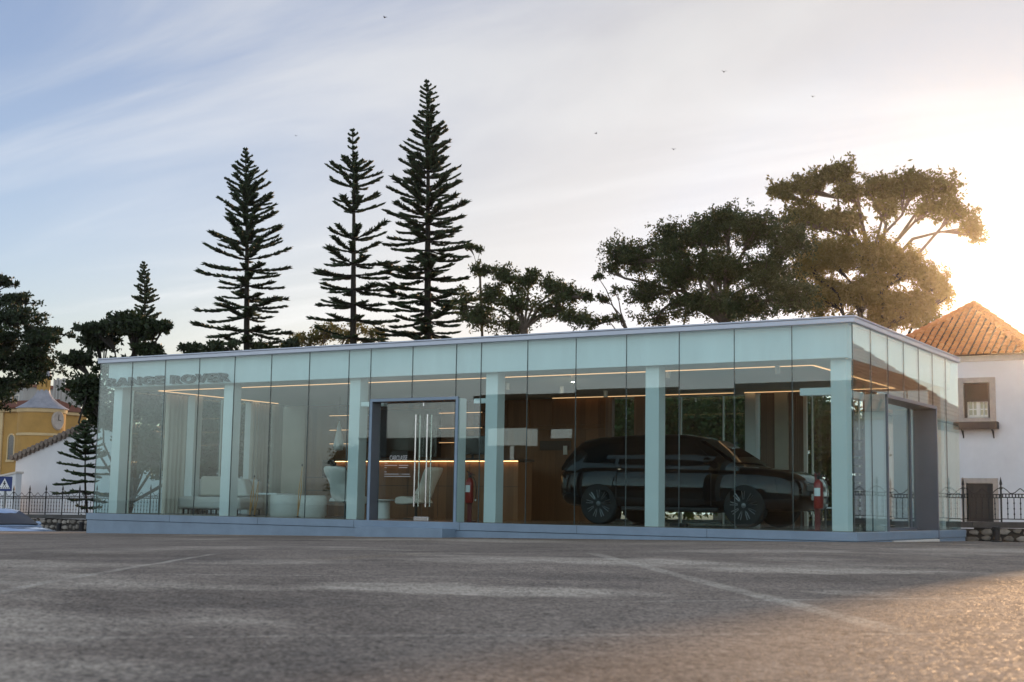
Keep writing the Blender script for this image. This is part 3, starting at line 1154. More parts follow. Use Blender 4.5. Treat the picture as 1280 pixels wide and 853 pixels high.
# low side table / box behind the car front
q = at(1012, 655, 4.0)
lt = thing('low_table', 'low white table behind the nose of the black car', 'table', (q[0], 4.2, .006))
MB().box(-.35, .35, -.25, .25, .36, .39).build('tabletop', M['white'], lt, bevel=.006)
for (a, c) in ((-.31, -.21), (.31, -.21), (-.31, .21), (.31, .21)):
    MB().box(a - .015, a + .015, c - .015, c + .015, 0, .359).build('leg', M['galv'], lt)
q = at(855, 655, 1.3)
cb = thing('power_strip', 'black power strip with a loose cable on the floor under the car', 'power strip', (q[0], 1.1, .006))
MB().box(-.16, .16, -.05, .05, 0, .06).build('body', M['black'], cb, bevel=.008)
MB().tube([(.16, 0, .03), (.3, .05, .012), (.5, -.05, .012), (.75, .04, .012), (1.0, 0, .012)], .008, 6).build('cable', M['black'], cb, smooth_=True)


# ------------------------------------------------------------------ cars
def make_car(name, label, loc, rz, P):
    root = thing(name, label, 'car', loc, rz)
    paint = P['paint']

    def section(x, zb, hw, zs, zt):
        h = [(0, zb), (hw * .72, zb), (hw * .94, zb + .05), (hw * .995, zb + .16), (hw, (zb + zs) * .5), (hw * .985, zs - .12), (hw * .94, zs - .03), (hw * .84, zs + (zt - zs) * .45), (hw * .5, zt - .005), (0, zt)]
        return [(x, -y, z) for (y, z) in h] + [(x, y, z) for (y, z) in h[-2:0:-1]]
    body = MB().loft([section(*s) for s in P['stations']]).build('body', paint, root, smooth_=True, ang=50)
    # wheel openings
    cut = MB()
    for wx in P['wheels']:
        for s in (-1, 1):
            cut.lathe([(.001, -.16), (P['wr'] + .055, -.16), (P['wr'] + .055, .2), (.001, .2)], (wx, s * (P['hw'] - .10), P['wr'] + .005), 28, 'y')
    co = cut.build('cutter', None)
    md = body.modifiers.new('b', 'BOOLEAN')
    md.object = co
    md.operation = 'DIFFERENCE'
    md.solver = 'EXACT'
    dg = bpy.context.evaluated_depsgraph_get()
    dg.update()
    me = bpy.data.meshes.new_from_object(body.evaluated_get(dg))
    body.modifiers.clear()
    body.data = me
    me.materials.clear()
    me.materials.append(paint)
    bpy.data.objects.remove(co)
    # greenhouse
    zb = P['belt']
    hb, hr = P['hb'], P['hr']

    def gw(x, z, zr):
        t = (z - zb) / (P['roofz'] - zb)
        return hb + (hr - hb) * t ** 1.25

    roofl = P['roofline']
    rings = []
    for (x, zr) in roofl:
        h = []
        for t in (0, .35, .7, .9):
            z = zb - .06 + (zr - zb + .06) * t
            h.append((gw(x, max(z, zb), zr), z))
        yt = gw(x, zr, zr)
        h += [(yt * .9, zr - .005), (yt * .55, zr + .012), (0, zr + .018)]
        rings.append([(x, -y, z) for (y, z) in h] + [(x, y, z) for (y, z) in h[-2::-1]])
    MB().loft(rings).build('cabin', P['roofpaint'], root, smooth_=True, ang=50)
    # side windows follow the tumblehome
    for s in (-1, 1):
        for (poly) in P['sidewin']:
            front = [(x, s * (gw(x, z, 0) + .006), z) for (x, z) in poly]
            back = [(x, s * (gw(x, z, 0) - .02), z) for (x, z) in poly]
            n = len(poly)
            MB().add(front + back, [tuple(range(n)), tuple(range(2 * n - 1, n - 1, -1))] + [(i, (i + 1) % n, n + (i + 1) % n, n + i) for i in range(n)]).build('side_window', P['glass'], root)

    def screen(nm, pts):                       # windscreen / rear window: four corners (x, z, half width)
        (xa, za, wa), (xb, zb_, wb) = pts
        nrm = np.array([-(zb_ - za), 0, xb - xa])
        nrm = nrm / np.linalg.norm(nrm)
        if nrm[2] < 0:
            nrm = -nrm
        rows = []
        for off in (.012, -.01):
            for (x, z, w) in ((xa, za, wa), ((xa + xb) / 2, (za + zb_) / 2 + .012, (wa + wb) / 2), (xb, zb_, wb)):
                rows.append([np.array([x, y, z + .014 * (1 - (y / w) ** 2)]) + nrm * off for y in np.linspace(-w, w, 7)])
        vs = [p for r in rows for p in r]
        fs = []
        for lay in (0, 3):
            for i in range(2):
                for k in range(6):
                    a = (lay + i) * 7 + k
                    fs.append((a, a + 1, a + 8, a + 7))
        MB().add(vs, fs).build(nm, P['glass'], root, smooth_=True, recalc=False)
    screen('windscreen', P['windscreen'])
    screen('rear_window', P['rearwin'])
    # wheels
    wr = P['wr']
    for wx in P['wheels']:
        for s in (-1, 1):
            yc = s * (P['hw'] - .125)
            w = MB().lathe([(wr * .62, -.12), (wr * .93, -.125), (wr, -.10), (wr, .10), (wr * .93, .125), (wr * .62, .12)], (0, 0, 0), 32, 'y').build('wheel', M['tyre'], root, smooth_=True, loc=(wx, yc, wr))
            rim = MB().lathe([(.03, .06 * s), (wr * .60, .02 * s), (wr * .68, .105 * s), (wr * .70, .12 * s), (wr * .66, .12 * s), (wr * .63, .05 * s)], (0, 0, 0), 32, 'y').build('rim', M['rim'], w, smooth_=True)
            b = MB()
            for k in range(P['spokes']):
                a = 2 * PI * k / P['spokes'] + .2
                for da in (-.10, .10):
                    c0, s0 = math.cos(a), math.sin(a)
                    c1, s1 = math.cos(a + da), math.sin(a + da)
                    b.tube([(.06 * c0, .10 * s, .06 * s0), (wr * .4 * c1, .115 * s, wr * .4 * s1), (wr * .67 * c1, .118 * s, wr * .67 * s1)], [.018, .012, .011], 5)
            b.build('spokes', P['spokemat'], w, smooth_=True)
            MB().lathe([(.001, .125 * s), (.045, .12 * s), (.05, .09 * s)], (0, 0, 0), 12, 'y').build('hub_cap', P['spokemat'], w, smooth_=True)
    # mirrors, lamps, handles, plates, sill
    for s in (-1, 1):
        mx = P['mirror']
        mb = MB().ball((mx[0], s * (P['hw'] + .06), mx[1]), .1, 8, .75, 1.1, .72)
        mb.tube([(mx[0] - .02, s * (hb - .02), mx[1] - .06), (mx[0], s * (P['hw'] + .04), mx[1] - .03)], .02, 6)
        mb.build('wing_mirror', paint, root, smooth_=True)
        for (hx, hz) in P['handles']:
            MB().box(hx - .11, hx + .11, s * (P['hw'] * .985 - .004), s * (P['hw'] * .985 + .012), hz - .014, hz + .014).build('door_handle', paint, root, bevel=.008)
        for (nm, m, x0, z0, z1, y0, y1, x1) in P['lamps']:
            MB().add([(x0, s * y0, z0), (x1, s * y1, z0), (x1, s * y1, z1), (x0, s * y0, z1), (x0 + (-.1 if x0 > 1 else .1), s * (y0 - .02), z0), (x1 + (-.05 if x0 > 1 else .05), s * (y1 - .06), z0), (x1 + (-.05 if x0 > 1 else .05), s * (y1 - .06), z1), (x0 + (-.1 if x0 > 1 else .1), s * (y0 - .02), z1)],
                     [(0, 1, 2, 3), (7, 6, 5, 4), (0, 4, 5, 1), (1, 5, 6, 2), (2, 6, 7, 3), (3, 7, 4, 0)]).build(nm, m, root, bevel=.012)
    L = P['stations'][-1][0]
    MB().box(L - .012, L + .015, -.26, .26, P['platez'], P['platez'] + .11).build('number_plate', M['plate'], root, bevel=.004)
    MB().box(L - .10, L + .006, -.5, .5, P['grille'][0], P['grille'][1]).build('grille', M['black'], root, bevel=.01)
    b = MB()
    for s in (-1, 1):
        b.box(P['wheels'][0] + wr + .1, P['wheels'][1] - wr - .1, s * (P['hw'] - .02), s * (P['hw'] + .012), P['sill'], P['sill'] + .07)
    b.build('side_sill', M['black'], root, bevel=.015)
    b = MB()
    for s in (-1, 1):
        for dx in P['doorlines']:
            b.box(dx - .004, dx + .004, s * (P['hw'] * .99), s * (P['hw'] * 1.003), P['sill'] + .1, P['belt'] - .1)
    b.build('door_gap', M['black'], root)
    return root


suv = dict(paint=M['carblack'], roofpaint=M['carblack'], glass=M['carglass'], hw=.965, belt=1.06, hb=.90, hr=.64, roofz=1.68, wr=.385, wheels=(.93, 3.82), spokes=9, spokemat=M['rimmid'],
           stations=[(0, .50, .72, .92, .98), (.05, .42, .82, 1.0, 1.04), (.2, .34, .92, 1.04, 1.08), (.6, .30, .955, 1.08, 1.10), (1.2, .27, .965, 1.08, 1.10), (2.2, .25, .962, 1.06, 1.09), (3.1, .25, .962, 1.04, 1.09), (3.6, .26, .965, 1.03, 1.10), (4.1, .28, .955, 1.01, 1.07), (4.45, .29, .93, .97, 1.02), (4.65, .31, .885, .91, .96), (4.77, .34, .80, .82, .88), (4.82, .40, .70, .70, .78)],
           roofline=[(.10, 1.07), (.18, 1.24), (.32, 1.46), (.46, 1.58), (.8, 1.64), (1.4, 1.675), (2.0, 1.685), (2.5, 1.67), (2.82, 1.61), (3.12, 1.44), (3.42, 1.25), (3.70, 1.08)],
           sidewin=[[(.55, 1.16), (1.22, 1.12), (1.26, 1.54), (.85, 1.51), (.62, 1.40)], [(1.30, 1.12), (2.12, 1.10), (2.12, 1.57), (1.34, 1.55)], [(2.20, 1.10), (3.32, 1.09), (3.06, 1.30), (2.76, 1.51), (2.6, 1.57), (2.20, 1.57)]],
           windscreen=((3.61, 1.145, .80), (2.89, 1.58, .66)), rearwin=((.19, 1.25, .76), (.40, 1.53, .62)), mirror=(3.16, 1.17), handles=((1.42, .98), (2.42, .98)), sill=.27,
           lamps=[('headlight', M['lampglass'], 4.70, .79, .86, .52, .88, 4.48), ('tail_light', M['taillight'], .01, .88, .96, .5, .85, .14)], platez=.50, grille=(.66, .76), doorlines=(1.3, 2.16, 3.2))
q = at(1016, 600, 2.55)
car = make_car('parked_car', 'glossy black sport utility car displayed inside the glass pavilion', (q[0] - 4.78, 2.62, .007), 0, suv)

sedan = dict(paint=M['carblue'], roofpaint=M['carblue'], glass=M['carglass2'], hw=.89, belt=.90, hb=.82, hr=.58, roofz=1.42, wr=.31, wheels=(.8, 3.45), spokes=5, spokemat=M['rimlight'],
             stations=[(0, .45, .68, .82, .88), (.1, .34, .8, .90, .94), (.5, .26, .87, .94, .97), (1.2, .22, .89, .94, .97), (2.2, .21, .89, .92, .95), (3.0, .21, .89, .90, .96), (3.5, .22, .885, .86, .93), (4.0, .24, .85, .78, .86), (4.25, .28, .76, .70, .77), (4.35, .36, .62, .60, .66)],
             roofline=[(.35, .91), (.6, 1.05), (1.0, 1.32), (1.4, 1.41), (1.9, 1.42), (2.25, 1.38), (2.7, 1.15), (3.08, .93)],
             sidewin=[[(1.0, .97), (1.55, .96), (1.55, 1.33), (1.2, 1.30)], [(1.63, .96), (2.75, .95), (2.5, 1.14), (2.22, 1.31), (1.63, 1.34)]],
             windscreen=((3.02, .985, .72), (2.28, 1.345, .58)), rearwin=((.55, 1.03, .68), (1.0, 1.30, .56)), mirror=(2.65, 1.0), handles=((1.3, .84), (2.3, .84)), sill=.23,
             lamps=[('headlight', M['lampglass'], 4.26, .62, .72, .5, .8, 4.02), ('tail_light', M['taillight'], .03, .68, .8, .4, .78, .16)], platez=.42, grille=(.5, .6), doorlines=(1.58, 2.9))
q = at(64, 657, 5.0)
make_car('parked_car', 'pale blue car on the lower road at the left edge', (q[0] - 3.6, 4.6, -1.42), R(-6), sedan)

# ------------------------------------------------------------------ stone wall and iron fence behind the pavilion
YF = 8.0


def capz(x):
    return .165 + .0127 * (x - 1)


wallt = thing('stone_wall', 'low rubble stone wall with dark coping behind the pavilion', 'wall', (-10, YF, -.6))
X0, X1 = -42.0, 16.0
b = MB()
n = 29
for i in range(n):
    a, c = X0 + (X1 - X0) * i / n, X0 + (X1 - X0) * (i + 1) / n
    za, zc_ = capz(a), capz(c)
    b.add([(a, YF - .19, za - .12), (c - .004, YF - .19, zc_ - .12), (c - .004, YF + .19, zc_ - .12), (a, YF + .19, za - .12), (a, YF - .19, za), (c - .004, YF - .19, zc_), (c - .004, YF + .19, zc_), (a, YF + .19, za)],
          [(0, 3, 2, 1), (4, 5, 6, 7), (0, 1, 5, 4), (1, 2, 6, 5), (2, 3, 7, 6), (3, 0, 4, 7)])
b.move(-np.array(wallt.location)).build('coping', M['coping'], wallt, bevel=.012)
b = MB()
for i in range(n):
    a, c = X0 + (X1 - X0) * i / n, X0 + (X1 - X0) * (i + 1) / n
    b.box(a, c, YF - .11, YF + .12, -2.2, min(capz(a), capz(c)) - .121)
b.move(-np.array(wallt.location)).build('core', M['mortar'], wallt)
b = MB()                                                     # rubble facing, irregular rounded stones
for (xa, xb) in ((-37, -16), (-1.5, 16)):
    rows = 3 if xa > -10 else 4
    top = capz
    for r in range(rows):
        x = xa + random.random() * .2
        while x < xb:
            w = random.uniform(.12, .34)
            zt_ = capz(x) - .125
            hh = .44 / 3 if rows == 3 else .17
            zc_ = zt_ - hh * (r + .5) + random.uniform(-.02, .02)
            h = hh * random.uniform(.75, 1.08)
            k = 7
            ring = []
            for q_ in range(k):
                an = 2 * PI * q_ / k + random.uniform(-.25, .25)
                e = 1 / max(abs(math.cos(an)), abs(math.sin(an))) ** .6
                ring.append((math.cos(an) * w * .48 * e * random.uniform(.85, 1.02), math.sin(an) * h * .48 * e * random.uniform(.85, 1.02)))
            y1 = YF - .10
            pro = random.uniform(.045, .075)
            A = [(x + w / 2 + px, y1, zc_ + pz) for px, pz in ring]
            B = [(x + w / 2 + px * .92, y1 - pro * .7, zc_ + pz * .92) for px, pz in ring]
            C_ = [(x + w / 2 + px * .6, y1 - pro, zc_ + pz * .6) for px, pz in ring]
            b.loft([A, B, C_])
            x += w * 1.04
b.move(-np.array(wallt.location)).build('rubble_facing', M['stone'], wallt)

fence = thing('iron_fence', 'black wrought iron fence with spear finials on the stone wall', 'fence', (0, YF, 0))
SP = .755
pm = MB().tube([(0, 0, 0), (0, 0, .68)], .019, 6)
pm.lathe([(.02, .66), (.034, .68), (.034, .70), (.016, .72), (.014, .74), (.03, .77), (.026, .80), (.002, .92)], (0, 0, 0), 6)
po = pm.build('post', M['iron'], fence)
bm_ = MB()
bm_.box(.02, SP - .02, -.012, .012, .555, .575).box(.02, SP - .02, -.012, .012, .485, .505).box(.02, SP - .02, -.012, .012, .05, .07)
for k in range(1, 6):
    xx = SP * k / 6
    bm_.tube([(xx, 0, .06), (xx, 0, .49)], .0095, 4)
    for zz in (.16, .27, .38):
        bm_.ball((xx, 0, zz), .018, 3, 1, 1, 1.5)
for k in range(12):
    bm_.tube([(SP * (k + .5) / 12, 0, .505), (SP * (k + .5) / 12, 0, .555)], .012, 4)
arc = [(.0, .70), (.06, .685), (.12, .64), (.17, .585), (.22, .575), (.28, .60), (.33, .645), (SP / 2, .68)]
bm_.tube([(x, 0, z) for x, z in arc], .009, 4).tube([(SP - x, 0, z) for x, z in arc], .009, 4)
bo = bm_.build('railing_panel', M['iron'], fence)
k = 0
for side in ((-44, -14), (-4, 14)):
    x = side[0]
    while x < side[1]:
        if k == 0:
            p_, r_ = po, bo
        else:
            p_, r_ = po.copy(), bo.copy()
            COL.objects.link(p_)
            COL.objects.link(r_)
        p_.location = (x, 0, capz(x) - .003)
        r_.location = (x, 0, capz(x + SP / 2) - .003)
        x += SP
        k += 1

# bollards in front of the wall
bol = None
for (px, py0, py1, lab) in ((74, 664, 654, 'short dark bollard left of the other one before the left wall'), (102, 664, 654, 'short dark bollard nearest the left end of the pavilion'), (1245, 674, 660, 'short dark bollard before the stone wall below the white house')):
    Yb = 7.2
    q1 = at(px, py1, Yb)
    g0 = float(gz(q1[0], Yb))
    h = max(.3, q1[2] - g0)
    t_ = thing('bollard', lab, 'bollard', (q1[0], Yb, g0), 0, 'short dark bollards')
    MB().lathe([(.075, 0), (.075, h - .06), (.06, h - .05), (.06, h - .04), (.08, h - .035), (.07, h - .005), (.02, h)], (0, 0, 0), 12).build('post', M['iron'], t_, smooth_=True)
    MB().lathe([(.11, 0), (.11, .02), (.08, .03)], (0, 0, 0), 12).build('base', M['iron'], t_, smooth_=True)

# ------------------------------------------------------------------ pedestrian crossing sign
q = at(5.8, 605, 5.8)
sg = thing('road_sign', 'blue square pedestrian crossing sign at the left edge', 'sign', (q[0], 5.8, float(gz(q[0], 5.8))))
zc_ = q[2] - sg.location[2]
hs = .215
ang = -YAW - .0 + .36
b = MB().box(-hs, hs, -.012, .012, zc_ - hs, zc_ + hs)
pl_ = b.rotz(-.75 + 1.5).build('sign_plate', M['signblue'], sg, bevel=.005) if False else MB().box(-hs, hs, -.012, .012, zc_ - hs, zc_ + hs).rotz(.62).build('sign_plate', M['signblue'], sg, bevel=.004)
MB().prism([(-.165, zc_ - .145), (.165, zc_ - .145), (0, zc_ + .165)], -.0165, -.0135).rotz(.62).build('white_triangle', M['signwhite'], sg)
b = MB().lathe([(.001, -.0195), (.02, -.0195), (.02, -.0175)], (.0, 0, zc_ + .07), 10, 'y')
for poly in ([(-.02, zc_ + .045), (.02, zc_ + .045), (.018, zc_ - .02), (-.018, zc_ - .02)], [(-.015, zc_ - .02), (.005, zc_ - .02), (-.03, zc_ - .09), (-.05, zc_ - .09)], [(0, zc_ - .02), (.018, zc_ - .02), (.05, zc_ - .09), (.03, zc_ - .09)], [(.018, zc_ + .04), (.05, zc_ - .0), (.04, zc_ - .01), (.01, zc_ + .02)], [(-.018, zc_ + .04), (-.05, zc_ - .0), (-.04, zc_ - .01), (-.01, zc_ + .02)]):
    b.prism(poly, -.0195, -.0175)
for k in range(5):
    x = -.12 + k * .055
    b.prism([(x, zc_ - .135), (x + .03, zc_ - .135), (x + .035, zc_ - .105), (x + .005, zc_ - .105)], -.0195, -.0175)
b.rotz(.62).build('pedestrian_symbol', M['black'], sg)
MB().tube([(0, .04, 0), (0, .04, zc_ + hs)], .035, 10).build('pole', M['galv'], sg, smooth_=True)


# ------------------------------------------------------------------ walls with openings
def wall_xz(x0, x1, z0, z1, y0, y1, holes):
    xs_ = sorted(set([x0, x1] + [h[0] for h in holes] + [h[1] for h in holes]))
    zs_ = sorted(set([z0, z1] + [h[2] for h in holes] + [h[3] for h in holes]))
    b = MB()
    for i in range(len(xs_) - 1):
        for j in range(len(zs_) - 1):
            cx, cz = (xs_[i] + xs_[i + 1]) / 2, (zs_[j] + zs_[j + 1]) / 2
            if any(h[0] < cx < h[1] and h[2] < cz < h[3] for h in holes):
                continue
            b.box(xs_[i], xs_[i + 1], y0, y1, zs_[j], zs_[j + 1])
    return b


def tile_field(b, o, eu, ev, inside, nu, nv, wu, lv, nrm):
    """barrel tiles: o origin at the eave, eu along the eave, ev up the slope"""
    for i in range(nu):
        for j in range(nv):
            u, v = (i + .5) * wu, j * lv
            if not inside(u, v + lv * .5):
                continue
            r0, r1 = wu * .37, wu * .30
            ring0, ring1 = [], []
            jit = random.uniform(-.012, .012)
            for k in range(6):
                a = PI * k / 5
                ring0.append(o + eu * (u + jit - r0 * math.cos(a)) + ev * (v - .03) + nrm * (r0 * math.sin(a) + .05))
                ring1.append(o + eu * (u + jit - r1 * math.cos(a)) + ev * (v + lv * 1.05) + nrm * (r1 * math.sin(a) + .012))
            vs_ = ring0 + ring1
            b.add(vs_, [(k, k + 1, 7 + k, 6 + k) for k in range(5)] + [tuple(range(5, -1, -1))])


def hip_house(name, label, x0, x1, y0, y1, zb, ze, zr, ridge_frac, win=None, over=.25, wallm='whitehouse', tw=.26):
    root = thing(name, label, 'house', ((x0 + x1) / 2, (y0 + y1) / 2, zb))
    off = -np.array(root.location)
    holes = win or []
    wl_ = wall_xz(x0, x1, zb, ze, y0, y0 + .35, holes)
    wl_.box(x0, x0 + .35, y0 + .352, y1, zb, ze).box(x1 - .35, x1, y0 + .352, y1, zb, ze).box(x0 + .352, x1 - .352, y1 - .35, y1, zb, ze)
    wl_.move(off).build('wall', M[wallm], root)
    MB().box(x0 - .06, x1 + .06, y0 - .06, y1 + .06, ze - .22, ze - .002).move(off).build('cornice', M['cornice'], root, bevel=.03)
    xa, xb, ya, yb = x0 - over, x1 + over, y0 - over, y1 + over
    cx = (xa + xb) / 2
    ra, rb = ya + (yb - ya) * (.5 - ridge_frac / 2), ya + (yb - ya) * (.5 + ridge_frac / 2)
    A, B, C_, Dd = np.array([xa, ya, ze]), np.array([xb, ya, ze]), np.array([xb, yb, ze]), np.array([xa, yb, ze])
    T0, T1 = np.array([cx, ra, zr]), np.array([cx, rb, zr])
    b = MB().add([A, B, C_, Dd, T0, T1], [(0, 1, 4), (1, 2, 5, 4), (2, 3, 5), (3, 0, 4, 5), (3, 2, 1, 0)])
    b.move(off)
    rf = b.build('roof', M['tile_shade'], root)
    b = MB()
    for (P0, P1, Q0, Q1) in ((A, B, T0, T0), (B, C_, T0, T1), (Dd, A, T1, T0)):
        eu = (P1 - P0)
        Lu = np.linalg.norm(eu)
        eu = eu / Lu
        top = (Q0 + Q1) / 2
        up = top - P0
        ev = up - eu * (up @ eu)
        Lv = np.linalg.norm(ev)
        ev = ev / Lv
        nrm = np.cross(eu, ev)
        if nrm[2] < 0:
            nrm = -nrm
        q0, q1 = (Q0 - P0) @ eu, (Q1 - P0) @ eu

        def inside(u, v, Lv=Lv, Lu=Lu, q0=q0, q1=q1):
            t = v / Lv
            return t < .99 and q0 * t + .04 < u < Lu + (q1 - Lu) * t - .04
        tile_field(b, P0, eu, ev, inside, int(Lu / tw), int(Lv / .36), Lu / int(Lu / tw), Lv / int(Lv / .36), nrm)
    b.move(off).build('roof_tiles', M['tile'], rf, smooth_=True, recalc=False, ang=60)
    b = MB()
    for (P0, P1) in ((A, T0), (B, T0), (C_, T1), (Dd, T1), (T0, T1)):
        d = P1 - P0
        ln = np.linalg.norm(d)
        n = max(1, int(ln / .4))
        for k in range(n):
            p0, p1 = P0 + d * k / n, P0 + d * (k + 1.08) / n
            b.tube([p0 + np.array([0, 0, .06]), p1 + np.array([0, 0, .03])], [.13, .105], 8)
    b.move(off).build('ridge_tiles', M['tile'], rf, smooth_=True, ang=60)
    return root, off


# white house on the right
YH = 30.0
eL = at(1087, 446, YH)
eR = at(1290, 441, YH)
zeave = at(1240, 444, YH)[2]
hx0, hx1 = eL[0] + .3, eR[0] - .3
apex = at(1224, 383, YH + 4.6)
wu0, wu1 = at(1205.5, 523, YH), at(1237, 478.5, YH)
wd0, wd1 = at(1209, 652, YH), at(1241.5, 604.5, YH)
holes = [(wu0[0], wu1[0], wu0[2], wu1[2]), (wd0[0], wd1[0], wd0[2], wd1[2])]
house, ho = hip_house('white_house', 'white rendered house with orange tiled hip roof right of the pavilion', hx0, hx1, YH, YH + 9.5, -1.3, zeave, apex[2], .12, holes)
for idx, (h, fr) in enumerate(zip(holes, (((1198.5, 528), (1244, 471.5)), ((1203, 652), (1247.5, 598))))):
    f0, f1 = at(*fr[0], YH), at(*fr[1], YH)
    b = MB()
    b.box(f0[0], h[0], YH - .06, YH + .18, f0[2], f1[2]).box(h[1], f1[0], YH - .06, YH + .18, f0[2], f1[2])
    b.box(h[0] + .002, h[1] - .002, YH - .058, YH + .18, h[3], f1[2] - .002).box(h[0] + .002, h[1] - .002, YH - .058, YH + .18, f0[2] + .002, h[2])
    wf = b.move(ho).build('window', M['stonetrim'], house, bevel=.012)
    w_, hgt = h[1] - h[0], h[3] - h[2]
    if idx == 0:
        zm = at(1220, 501, YH)[2]
        b = MB().box(h[0] + .02, h[1] - .02, YH + .06, YH + .10, zm, h[3] - .01)
        b.box(h[0] + .02, h[1] - .02, YH + .03, YH + .059, zm - .04, zm + .05).box(h[0] + .005, h[0] + .1, YH + .03, YH + .059, h[2], h[3]).box(h[1] - .08, h[1] - .005, YH + .03, YH + .059, h[2], h[3])
        b.move(ho).build('shutter', M['shutter'], wf)
        b = MB()
        nn = 14
        for k in range(-nn, nn):
            a0 = h[0] + .1 + (w_ - .18) * k / nn
            x_a, z_a, x_b, z_b = a0, zm + .05, a0 + (h[3] - zm - .06), h[3] - .01
            for s in (1, -1):
                xa_, xb_ = (x_a, x_b) if s == 1 else (2 * (h[0] + w_ / 2) - x_a, 2 * (h[0] + w_ / 2) - x_b)
                lo, hi = h[0] + .1, h[1] - .08
                pts = []
                for t in np.linspace(0, 1, 13):
                    xx, zz = xa_ + (xb_ - xa_) * t, z_a + (z_b - z_a) * t
                    if lo <= xx <= hi:
                        pts.append((xx, YH + (.055 if s == 1 else .05), zz))
                if len(pts) > 1:
                    b.tube([pts[0], pts[-1]], .009, 4)
        b.move(ho).build('lattice', M['darkwood'], wf)
        b = MB().box(h[0] + .1, h[1] - .08, YH + .14, YH + .16, h[2] + .05, zm - .04)
        b.move(ho).build('pane', M['pane'], wf)
        b = MB()
        zl, zh = h[2] + .05, zm - .041
        for t in (0, .25, .47, .56, .78, 1):
            xx = h[0] + .11 + (w_ - .20) * t
            ww = .035 if t in (0, .47, .56, 1) else .016
            b.box(xx - ww, xx + ww, YH + .11, YH + .138, zl, zh)
        b.box(h[0] + .1, h[1] - .08, YH + .108, YH + .1385, zl - .02, zl + .06).box(h[0] + .1, h[1] - .08, YH + .109, YH + .1375, (zl + zh) / 2 - .015, (zl + zh) / 2 + .015)
        b.move(ho).build('casement', M['casement'], wf)
        p0, p1 = at(1192.5, 537, YH - .3), at(1247, 527, YH - .3)
        fb = MB().box(p0[0], p1[0], YH - .42, YH - .062, p0[2], p1[2]).move(ho).build('flower_box', M['darkwood'], house, bevel=.015)
        for bx in (1203, 1241):
            q = at(bx, 538, YH - .2)
            b = MB().tube([(q[0], YH - .36, q[2]), (q[0], YH - .1, q[2] - .02), (q[0], YH - .05, q[2] - .28)], .025, 6)
            b.tube([(q[0], YH - .3, q[2] - .02), (q[0], YH - .15, q[2] - .16), (q[0], YH - .06, q[2] - .22)], .018, 6)
            b.move(ho).build('bracket', M['iron'], house)
    else:
        b = MB().box(h[0] + .01, h[1] - .01, YH + .06, YH + .10, h[2], h[3] - .005)
        for t in (0, .25, .5, .75):
            b.box(h[0] + w_ * t + .03, h[0] + w_ * (t + .25) - .03, YH + .045, YH + .0595, h[2] + .06, h[2] + hgt * .47).box(h[0] + w_ * t + .03, h[0] + w_ * (t + .25) - .03, YH + .045, YH + .0595, h[2] + hgt * .53, h[3] - .08)
        b.move(ho).build('shutter', M['blackshutter'], wf, bevel=.006)

# neighbouring wing, mirrored in the end glazing
wing, wo = hip_house('white_house', 'lower white wing with tiled roof mirrored in the end glazing', 4.2, 15.0, 17.0, 27.0, -1.0, 3.1, 7.2, .3, [(7.0, 8.0, .9, 2.1), (10.5, 11.5, .9, 2.1)], tw=.3)
for (a, c) in ((7.0, 8.0), (10.5, 11.5)):
    b = MB().box(a - .15, a, 16.95, 17.2, .75, 2.25).box(c, c + .15, 16.95, 17.2, .75, 2.25).box(a + .002, c - .002, 16.952, 17.2, 2.1, 2.248).box(a + .002, c - .002, 16.952, 17.2, .752, .9)
    wf = b.move(wo).build('window', M['stonetrim'], wing, bevel=.01)
    MB().box(a + .01, c - .01, 17.05, 17.1, .9, 2.09).move(wo).build('shutter', M['shutter'], wf)

# ------------------------------------------------------------------ left: white gable, church, far block
YG = 19.0
gpts = [at(-12, 585, YG), at(121, 529, YG), at(215, 560, YG)]
zb = -2.0
gb = thing('gabled_house', 'white gable end wall with tiled verge behind the left fence', 'house', ((gpts[0][0] + gpts[2][0]) / 2, YG, zb))
go_ = -np.array(gb.location)
poly = [(gpts[0][0], zb), (gpts[0][0], gpts[0][2]), (gpts[1][0], gpts[1][2]), (gpts[2][0], gpts[2][2]), (gpts[2][0], zb)]
xk = at(20, 575, YG)[0]
zk = at(20, 575, YG)[2]
poly = [(xk, zb), (xk, zk), (gpts[1][0], gpts[1][2]), (gpts[2][0], gpts[2][2]), (gpts[2][0], zb)]
MB().prism(poly, YG, YG + 8).move(go_).build('wall', M['gable'], gb)
b = MB()
for (p0, p1) in (((xk - .2, zk - .05), (gpts[1][0], gpts[1][2])), ((gpts[2][0] + .3, gpts[2][2] - .1), (gpts[1][0], gpts[1][2]))):
    p0, p1 = np.array(p0), np.array(p1)
    ln = np.linalg.norm(p1 - p0)
    n = int(ln / .27)
    for k in range(n):
        c0 = p0 + (p1 - p0) * (k + .5) / n
        b.tube([(c0[0], YG - .22, c0[1] + .1), (c0[0], YG + .5, c0[1] + .13)], [.12, .10], 8)
        c1 = p0 + (p1 - p0) * (k + 1.0) / n
        b.tube([(c1[0], YG - .12, c1[1] + .03), (c1[0], YG + .5, c1[1] + .05)], [.11, .09], 8)
b.move(go_).build('verge_tiles', M['verge'], gb, smooth_=True, ang=60)
b = MB()
